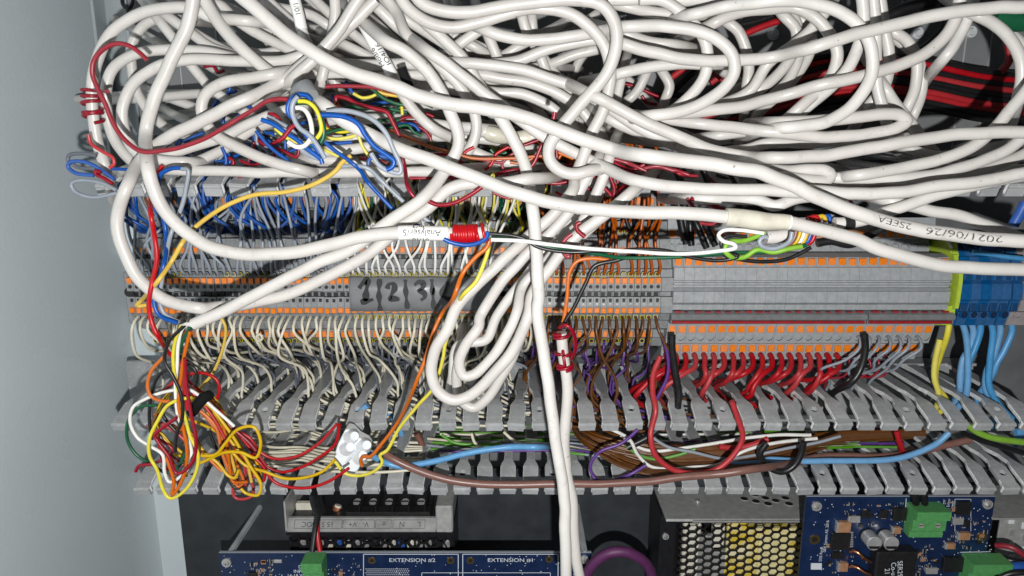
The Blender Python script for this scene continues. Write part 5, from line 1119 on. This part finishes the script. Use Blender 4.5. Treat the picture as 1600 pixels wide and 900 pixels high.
# --- board under the first power supply
Y1_ = 404.0
b1 = empty('circuit_board', at(630, 880, Y1_)); tag(b1, 'blue circuit board marked EXTENSION at the bottom edge', 'circuit board')
a, b = at(342, 864, Y1_), at(924, 861, Y1_)
zt = a.z
rel(MB().box(a.x, b.x, Y1_, Y1_+1.7, zt-40, zt).build('board', PCB, b1), b1)
pe = rel(MB().box(a.x, b.x, Y1_-0.05, Y1_+1.8, zt, zt+0.35).build('board_edge', mat('board_edge', (0.30, 0.33, 0.36), 0.5), b1), b1)
def rect(px0, px1, py0, py1, Y, par, w_=0.45):
    for q in ((px0, py0, px1, py0), (px0, py0, px0, py1), (px1, py0, px1, py1)): line(*q, Y, w_, par)
Yt = Y1_-0.12
rect(568, 716, 866, 930, Yt, b1); rect(723, 872, 866, 930, Yt-0.02, b1); rect(659, 860, 895, 930, Yt-0.04, b1, 0.35)
flat_text('EXTENSION #2', 644, 875.5, Yt, 3.6, b1, sx=1.18); flat_text('EXTENSION #1', 798, 875.5, Yt, 3.6, b1, sx=1.18)
for px, py in ((581, 876), (704, 876), (735, 876), (858, 874)): hole(px, py, Y1_-0.1, 2.3, b1)
screw(354, 879, Y1_-0.3, 3.0, b1); screw(913, 874, Y1_-0.3, 2.8, b1)
smd(385, 425, 874, 900, Y1_-0.05, 22, b1, 3); smd(520, 560, 880, 905, Y1_-0.05, 12, b1, 4); vias(345, 920, 867, 905, Yt, 120, b1, 5)
pbox(388, 405, 893, 915, Y1_, 2, BLACKP, 'chip', b1); pbox(428, 441, 874, 879, Y1_, 0.8, METAL, 'shield_clip', b1)
mb = MB()
for r_ in range(5):
    for c_ in range(22):
        p = at(572+c_*3.1+(1.5 if r_ % 2 else 0), 889+r_*3, Yt); mb.add([(p.x-0.28, Yt, p.z-0.28), (p.x+0.28, Yt, p.z-0.28), (p.x+0.28, Yt, p.z+0.28), (p.x-0.28, Yt, p.z+0.28)], [(0, 1, 2, 3)])
o = rel(mb.build('dot_grid', SILK, b1), b1); o['kind'] = 'stuff'
flat_text('DC', 472, 886, Yt, 3.2, b1); flat_text('INPUT', 470, 893, Yt, 3.2, b1); flat_text('14-18 VDC', 466, 899.5, Yt, 3.0, b1)
def green_plug(px0, px1, py0, py1, Y, h, par, ways=2):
    a, b = at(px0, py0, Y), at(px1, py1, Y); x0, x1, z1, z0 = a.x, b.x, a.z, b.z; g = empty('x')
    bpy.data.objects.remove(g)
    prf = [(Y, z1), (Y-h, z1), (Y-h, z1-(z1-z0)*0.28), (Y-h*0.72, z1-(z1-z0)*0.34), (Y-h*0.72, z1-(z1-z0)*0.72), (Y-h*0.55, z1-(z1-z0)*0.8), (Y-h*0.55, z0), (Y, z0)]
    o = rel(MB().prism_x(prf, x0, x1).build('green_connector', GREEN_C, par), par)
    for k in range(ways):
        cx_ = x0+(x1-x0)*(k+0.5)/ways; zc_ = z1-(z1-z0)*0.53
        s = MB().ring((cx_, Y-h*0.72+0.2, zc_), (0, -1, 0), 2.2, 1.7, 0.7, 14, 0).cyl((cx_, Y-h*0.72+0.1, zc_), (0, -1, 0), 1.6, 0.3, 12, 1).box(cx_-1.3, cx_+1.3, Y-h*0.72-0.25, Y-h*0.72-0.1, zc_-0.2, zc_+0.2, 2)
        s.box(cx_-1.6, cx_+1.6, Y-h-0.15, Y-h+0.4, z1-(z1-z0)*0.24, z1-(z1-z0)*0.04, 0, bev=0.3)
        s = s.build('clamp_screw', [GREEN_C, METAL, DARKP], o); s.location = -par.location-o.location if False else Vector((0, 0, 0))
    return o
green_plug(478, 513, 863, 912, Y1_, 12, b1)
# --- standoff rods
for (p, q, lb) in (((424, 752, 462), (357, 868, 404.5), 'hexagonal metal standoff rod behind the screwed board corner'), ((905, 752, 462), (914, 866, 404.5), 'metal standoff rod beside the hanging white cables')):
    A_, B_ = at(*p), at(*q); A_.x = B_.x; A_.z = B_.z
    o = MB().cyl(B_, (A_-B_), 2.1, (A_-B_).length, 6, smooth=False).build('standoff_rod', mat('zinc_rod', (0.50, 0.54, 0.55), 0.35, metal=0.15, noise=0.25, nscale=90)); tag(o, lb, 'standoff', 'standoff rods under the boards')
# --- first power supply
ps = empty('power_supply', at(575, 830, 420)); tag(ps, 'power supply with screw terminals and a label strip reading 15.5 VDC', 'power supply')
YF = 420.0; zdeck = zrow(806, 427); xl, xr = xcol(446, 820, 420), xcol(708, 820, 420)
rel(MB().box(xl, xr, YF+6, 461, -330, zdeck-1, bev=0.5).build('chassis', BLKMET, ps), ps)
z_a, z_b = zrow(809, 424), zrow(829, 419)
xs1 = xcol(681, 820, 420)
rel(MB().prism_x([(424, z_a), (419, z_b), (419, z_b-1), (426, z_b-1), (426, z_a)], xl, xs1).build('label_strip', LABELP, ps), ps)
rel(MB().box(xs1+0.3, xr, 417.5, 461, z_b-0.8, zrow(783, 424), bev=0.8).build('end_cover', STEEL, ps), ps)
rel(MB().box(xl, xl+1.2, 419, 461, z_b-1, zrow(778, 424), bev=0.2).build('side_bracket', STEEL, ps), ps)
def strip_text(txt, px, size, flip=True):
    vs, fs = text_verts(txt, size); cx_ = xcol(px, 819, 421.3); n = Vector((0, z_b-z_a, 5)).normalized()
    dirv = Vector((0, 424-419, z_a-z_b)).normalized(); c = Vector((cx_, 421.5, (z_a+z_b)/2)); nrm = Vector((0, -(z_a-z_b), 5)).normalized()
    out = []
    for v in vs:
        u, w_ = (-v.x, -v.y) if flip else (v.x, v.y); out.append(c+Vector((u, 0, 0))+dirv*w_+nrm*0.15)
    return rel(MB().add(out, fs).build('printed_text', mat('grey_print', (0.05, 0.05, 0.05), 0.5), ps), ps)
for t, px in (('DC', 479, ), ('15.5', 512), ('V', 489), ('V+', 551), ('V-', 571), ('\u00b1', 600), ('N', 628), ('L', 655)): strip_text(t, px, 4.6)
for px0, px1 in ((460, 534), (536, 585), (587, 611), (614, 664)):
    dirv = Vector((0, 5, z_a-z_b)).normalized(); nrm = Vector((0, -(z_a-z_b), 5)).normalized()
    for (u0, v0, u1, v1) in ((px0, -2.6, px1, -2.6), (px0, 2.6, px1, 2.6), (px0, -2.6, px0, 2.6), (px1, -2.6, px1, 2.6)):
        c0 = Vector((xcol(u0, 819, 421.3), 421.5, (z_a+z_b)/2))+dirv*v0+nrm*0.12; c1 = Vector((xcol(u1, 819, 421.3), 421.5, (z_a+z_b)/2))+dirv*v1+nrm*0.12
        t = (c1-c0).normalized(); s = t.cross(nrm)*0.15
        rel(MB().add([c0-s, c1-s, c1+s, c0+s], [(0, 1, 2, 3)]).build('label_line', mat('grey_print', (0.05, 0.05, 0.05), 0.5), ps), ps)
hx0 = xcol(460, 848, YF)
rel(MB().box(xl, xr, YF+0.3, YF+1.2, z_b-4.2, z_b-1).build('front_band', BLKMET, ps), ps)
hexgrid(ps, hx0, xr-4, z_b-46, z_b-6.5, YF+0.4, 5.85, 6.4, BLKMET, hole_r=2.7)
rr_ = random.Random(8)
for k, px in enumerate(range(468, 700, 14)):
    m_ = [METAL, BLACKP, METAL, TAPE_OLD, mat('blue_cap', (0.02, 0.09, 0.35), 0.4), CREAM, METAL][k % 7]
    pbox(px, px+11, 843, 856, YF+4.5, 1.5, m_, 'inner_component', ps, bev=1.0)
# terminal block on the deck
tbk = rel(MB().box(xcol(540, 806, 427), xcol(672, 806, 427), 427, 436, zdeck-1, zdeck+2.5, bev=0.4).box(xcol(540, 806, 427), xcol(672, 806, 427), 436, 455, zdeck-1, zdeck+0.6, bev=0.3).build('terminal_strip', BLACKP, ps), ps)
for px in (558, 583, 608, 633, 658):
    X = xcol(px, 790, 440)
    rel(MB().cyl((X, 442, zdeck+0.5), (0, -0.5, 1), 3.2, 1.8, 14, 0, r2=2.6).box(X-2.2, X+2.2, 440.4, 440.9, zdeck+2.2, zdeck+3.0, 1).build('terminal_screw', [METAL, DARKP], ps), ps)
    rel(MB().box(X+3.6, X+4.5, 428, 456, zdeck, zdeck+6, bev=0.3).build('divider', BLACKP, ps), ps)
pbox(464, 492, 782, 812, 440, 4, CREAM, 'cream_support', ps, 0.5); pbox(444, 462, 780, 812, 442, 2, STEEL, 'metal_tab', ps, 0.4)
c = at(455, 806, 436); rel(MB().cyl(c, (0, -0.7, 0.7), 3, 2, 14).build('post_nut', METAL, ps), ps)
c = at(521, 812, 436); ax = Vector((0.35, 0.25, 1)).normalized(); mb = MB()
for k in range(7): mb.ring(c+ax*k*1.3, ax, 3.3, 2.0, 1.1, 14, 0)
mb.cyl(c, ax, 2.3, 10, 12, 1); rel(mb.build('copper_choke', [COPPER, CREAM], ps), ps)
o = MB().tube(catmull([tuple(at(492, 768, 400)), tuple(at(495, 785, 402)), tuple(at(500, 800, 403))], -2), 3.9, 12).tube(catmull([tuple(at(500, 798, 403)), tuple(at(494, 820, 402)), tuple(at(488, 862, 396))], -2), 1.7, 10).build('black_lead', WC['black']); tag(o, 'black lead with a rubber boot plugged into the small green connector', 'cable')
o = MB().tube(catmull([tuple(at(497, 812, 404)), tuple(at(496, 835, 401)), tuple(at(500, 862, 396))], -2), 1.5, 10).build('red_lead', WC['red']); tag(o, 'red lead plugged beside the black one in the small green connector', 'cable')
# --- second power supply
p2 = empty('power_supply', at(1150, 850, 424)); tag(p2, 'power supply with honeycomb grille showing yellow parts inside', 'power supply')
YG = 424.0; x0, x1 = xcol(1045, 850, YG), xcol(1262, 850, YG)
zf = zrow(803, YG)
rel(MB().prism_x([(418, zf), (417, zf-1.2), (459, zf-1.2), (459, zf)], xcol(1040, 800, 420), x1+8).build('top_flange', STEEL, p2), p2)
for px, py in ((1163, 779), (1181, 783), (1200, 787), (1212, 782), (1233, 787), (1227, 778), (1180, 773), (1196, 778)):
    p = at(px, py, 440); t_ = zf/p.z; q = p*t_
    rel(MB().ring((q.x, q.y, zf+0.02), (0, 0, 1), 3.2, 2.5, 0.2, 16, 1).cyl((q.x, q.y, zf+0.04), (0, 0, 1), 2.5, 0.1, 16, 0).build('vent_hole', [DARKP, STEEL], p2), p2)
p = at(1090, 784, 436); q = p*(zf/p.z); rel(MB().cyl((q.x, q.y, zf), (0, 0, 1), 1.5, 1.2, 10).build('screw', METAL, p2), p2)
rel(MB().box(xcol(1082, 805, 418), x1+8, 416.4, 417.4, zf-1.6, zf-0.2).build('bright_edge', METAL, p2), p2)
rel(MB().box(x0-6, x0+3.5, YG-0.4, 460, -330, zf-1.3, bev=0.4).build('side_plate', BLKMET, p2), p2)
screw(1040, 838, YG-0.6, 2.2, p2)
rel(MB().box(x0, x1+8, YG, YG+1, zf-6.5, zf-1.3).build('front_band', BLKMET, p2), p2)
hexgrid(p2, xcol(1070, 830, YG), x1+8, zf-58, zf-8.2, YG+0.1, 5.35, 5.2, BLKMET, hole_r=2.5)
rel(MB().box(x0, x1+8, 458, 460, -330, zf-2).build('rear_plate', BLKMET, p2), p2)
for (px0, px1, py0, py1, Y, h, m_, nm) in ((1135, 1160, 812, 905, 434, 4, YELTAPE, 'yellow_tape'), (1163, 1250, 815, 910, 437, 9, YELTAPE, 'transformer'), (1185, 1225, 835, 905, 427.8, 1.5, mat('pale_yellow_core', (0.78, 0.70, 0.36), 0.5, noise=0.2, nscale=300), 'transformer_label'), (1066, 1088, 812, 900, 438, 5, CREAM, 'cream_plate'), (1090, 1108, 830, 905, 436, 6, METAL, 'capacitor'), (1112, 1128, 815, 850, 435, 5, CREAM, 'ceramic_part'), (1112, 1130, 856, 905, 436, 5, STEEL, 'heat_sink')):
    pbox(px0, px1, py0, py1, Y, h, m_, nm, p2, 0.8)
# --- board at the far corner
Y2 = 392.0
b2 = empty('circuit_board', at(1410, 840, Y2)); tag(b2, 'blue circuit board crowded with parts and two green connectors', 'circuit board')
a, b = at(1260, 776, Y2), at(1556, 773, Y2)
rel(MB().box(a.x, b.x, Y2, Y2+1.7, a.z-62, a.z).build('board', PCB, b2), b2)
rel(MB().box(a.x, b.x, Y2-0.05, Y2+1.8, a.z, a.z+0.35).build('board_edge', mat('board_edge', (0.30, 0.33, 0.36), 0.5), b2), b2)
Yk = Y2-0.12
green_plug(1417, 1462, 784, 830, Y2, 12, b2); green_plug(1503, 1554, 864, 915, Y2, 12, b2)
line(1416, 779, 1413, 822, Yk, 0.4, b2); line(1500, 863, 1548, 862, Yk, 0.4, b2)
for px in (1430, 1444):
    o = rel(MB().tube([tuple(at(px, 766, 378)), tuple(at(px, 776, 377)), tuple(at(px+1, 786, 380))], 2.0, 10).build('plug_wire', WC['black'], b2), b2)
for px, py in ((1355, 836), (1381, 836)):
    c = at(px, py, Y2); rel(MB().cyl(c, (0, -1, 0), 4.4, 9, 20, 0).cyl((c.x, Y2-9, c.z), (0, -1, 0), 4.1, 0.3, 20, 0).poly_y([(c.x-3.6, c.z-1.5), (c.x+3.6, c.z-1.5), (c.x+2.5, c.z-3.2), (c.x-2.5, c.z-3.2)], Y2-9.5, Y2-9.2, 1).cyl((c.x, Y2+0.1, c.z), (0, -1, 0), 4.8, 1.4, 8, 1, smooth=False).build('capacitor', [mat('brushed_aluminium', (0.62, 0.62, 0.62), 0.4, metal=0.6, noise=0.08), BLACKP], b2), b2)
ind = pbox(1360, 1415, 850, 912, Y2, 9, BLACKP, 'inductor', b2, 1.0)
for t, px, py in (('SER29', 1406, 889), ('Co-u', 1396, 889), ('21', 1386, 893)): flat_text(t, px, py, Y2-9.15, 4.2, b2, SILK, rot=-math.pi/2+0.12)
mb = MB()
for q in range(2): mb.tube(catmull([tuple(at(1328, 862+q*24, 390)), tuple(at(1338, 862+q*24, 387)), tuple(at(1350, 872+q*22, 385)), tuple(at(1360, 878+q*20, 385))], -1), 1.1, 8)
o = rel(mb.build('copper_winding', COPPER, b2), b2); o['kind'] = 'stuff'
for (px0, px1, py0, py1, h, m_, nm) in ((1298, 1325, 831, 857, 2.2, BLACKP, 'chip'), (1299, 1316, 861, 871, 2, BLACKP, 'chip'), (1308, 1326, 813, 829, 2.6, TANTAL, 'ceramic_capacitor'), (1346, 1359, 796, 808, 1.6, BLACKP, 'chip'), (1373, 1386, 796, 808, 1.6, BLACKP, 'chip'), (1394, 1412, 791, 810, 3, BLACKP, 'chip'), (1494, 1514, 783, 803, 1.6, BLACKP, 'chip'), (1505, 1513, 812, 822, 1.5, BLACKP, 'chip'), (1497, 1512, 830, 841, 2.4, TANTAL, 'ceramic_capacitor'), (1472, 1501, 868, 890, 3, BLACKP, 'relay'), (1478, 1490, 847, 856, 1.8, TANTAL, 'ceramic_capacitor'), (1310, 1322, 877, 890, 2.4, TANTAL, 'ceramic_capacitor'), (1325, 1342, 805, 815, 1.6, METAL, 'ceramic_capacitor'), (1446, 1463, 886, 895, 1.6, METAL, 'ceramic_capacitor'), (1395, 1405, 822, 832, 2, TANTAL, 'ceramic_capacitor'), (1488, 1503, 808, 818, 1.6, METAL, 'ceramic_capacitor')):
    pbox(px0, px1, py0, py1, Y2, h, m_, nm, b2, 0.25)
    if m_ is TANTAL:
        pbox(px0-2.5, px0, py0, py1, Y2, h*0.95, METAL, 'solder_cap', b2, 0.1)
mb = MB()
for k in range(7):
    a_ = at(1326, 832+k*3.6, Y2-0.3); mb.box(a_.x, a_.x+2.6, Y2-0.6, Y2, a_.z-0.4, a_.z+0.4)
o = rel(mb.build('chip_pins', METAL, b2), b2); o['kind'] = 'stuff'
smd(1320, 1412, 785, 822, Y2-0.05, 26, b2, 11); smd(1430, 1468, 852, 898, Y2-0.05, 26, b2, 12); smd(1478, 1540, 806, 862, Y2-0.05, 24, b2, 13); smd(1290, 1345, 840, 900, Y2-0.05, 14, b2, 14); smd(1468, 1535, 780, 800, Y2-0.05, 10, b2, 16); vias(1265, 1550, 780, 900, Yk, 170, b2, 15)
screw(1276, 791, Y2-0.3, 3.0, b2); screw(1543, 788, Y2-0.3, 3.0, b2); hole(1273, 843, Y2-0.1, 3.2, b2); hole(1534, 839, Y2-0.1, 3.2, b2)
for t, px, py in (('Failure', 1465, 791), ('Battery Error', 1473, 796), ('Charge Error', 1481, 795), ('Power', 1488, 790), ('DSS RevB', 1283, 866), ('08X System AS, 2016', 1291, 838)): flat_text(t, px, py, Yk, 2.4, b2, SILK, rot=math.pi/2)
rel(MB().poly_y([(at(1267, 880, Yk).x, at(1267, 880, Yk).z), (at(1284, 880, Yk).x, at(1284, 880, Yk).z), (at(1284, 890, Yk).x, at(1284, 890, Yk).z), (at(1267, 890, Yk).x, at(1267, 890, Yk).z)], Yk, Yk+0.05).build('white_sticker', SILK, b2), b2)
rect(1492, 1517, 780, 830, Yk, b2, 0.3)
# --- chassis and leads at the far edge
ch = empty('metal_chassis', at(1580, 800, 430)); tag(ch, 'grey slotted metal chassis behind the crowded board at the far edge', 'chassis')
zz = zrow(792, 430)
rel(MB().box(xcol(1440, 800, 430), xcol(1660, 800, 430), 416, 459, zz-1.2, zz, bev=0.3).build('top_plate', STEEL, ch), ch)
rel(MB().box(xcol(1548, 800, 430), xcol(1680, 800, 430), 420, 421.5, zz-70, zz-1.4, bev=0.3).build('front_plate', STEEL, ch), ch)
for k in range(5):
    for px in (1580, 1600):
        pbox(px-3, px+4, 808+k*19+(px-1580)*0.4, 818+k*19+(px-1580)*0.4, 419.8, 0.6, METAL if k % 2 else WHITEP, 'slot_edge', ch, 0.2)
for c_, p, lb, dd in (('darkred', [(1556, 852, 398), (1580, 855, 392), (1610, 875, 388)], 'red lead leaving the crowded board at the edge', 3.4), ('black', [(1550, 866, 398), (1580, 876, 390), (1612, 882, 388)], 'black lead leaving the crowded board at the edge', 4.5), ('blue', [(1552, 900, 388), (1570, 888, 384), (1610, 884, 382)], 'blue sleeve curving in at the bottom corner', 5.5), ('black', [(1556, 905, 380), (1580, 896, 378), (1612, 895, 376)], 'black lead across the blue sleeve at the bottom corner', 3.5)):
    o = MB().tube(catmull([tuple(at(*q)) for q in p], -2), dd/2, 10).build({'darkred': 'red'}.get(c_, c_)+'_lead', WC[c_]); tag(o, lb, 'cable')
o = MB().tube(catmull([tuple(at(*q)) for q in ((905, 925, 396), (916, 898, 390), (932, 876, 386), (952, 864, 384), (975, 862, 384), (998, 871, 386), (1014, 888, 390), (1024, 925, 398))], -2), 3.1, 14).build('purple_cable', WC['violet']); tag(o, 'thick purple cable arching up from the bottom edge', 'cable')
# --- white screw connector
cb = empty('screw_connector', at(555, 705, 366)); tag(cb, 'white two-way screw connector block hanging on the red and yellow cores', 'connector')
def at_U(x, y, Y): return at(520+x/7.5, 640+y/7.5, Y)
out = [(150, 222), (215, 235), (300, 320), (395, 372), (440, 430), (420, 470), (395, 500), (400, 570), (330, 640), (300, 700), (250, 752), (190, 742), (120, 690), (100, 640), (30, 590), (10, 560), (60, 400)]
P = [at_U(x, y, 358) for x, y in out]; pts = [(p.x, p.z) for p in P][::-1]
bb = MB().poly_y(pts, 357, 366).build('body', WHITEP, cb); rel(bb, cb)
bv = bb.modifiers.new('soft', 'BEVEL'); bv.width = 0.0009; bv.segments = 2
for (x, y), (bx_, by_) in (((255, 310), (150, 330)), ((205, 440), (100, 470)), ((400, 415), (300, 440)), ((355, 540), (250, 580))):
    A_, B_ = at_U(bx_*0.35+x*0.65, by_*0.35+y*0.65, 358.2), at_U(x, y, 353.0)
    rel(MB().cyl(A_, B_-A_, 4.3, (B_-A_).length, 18, 0, r2=2.3).ring(B_-(B_-A_).normalized()*0.1, B_-A_, 2.25, 1.75, 0.3, 18, 0).build('screw_turret', WHITEP, cb), cb)
A_, B_ = at_U(150, 500, 357), at_U(300, 560, 357)
rel(MB().prism_x([(358, -1.5), (355.2, 0), (358, 1.5)], -5, 5).build('ridge', WHITEP, cb), cb)
rg_ = [o for o in cb.children if o.name.startswith('ridge')][0]
c0 = at_U(225, 540, 357); rg_.location = (Vector((c0.x, 0, c0.z))*MM)-cb.location; rg_.rotation_euler = (0, math.radians(-50), 0)
settle()
for d in STRANDS: emit(d)
for f in AFTER: f()
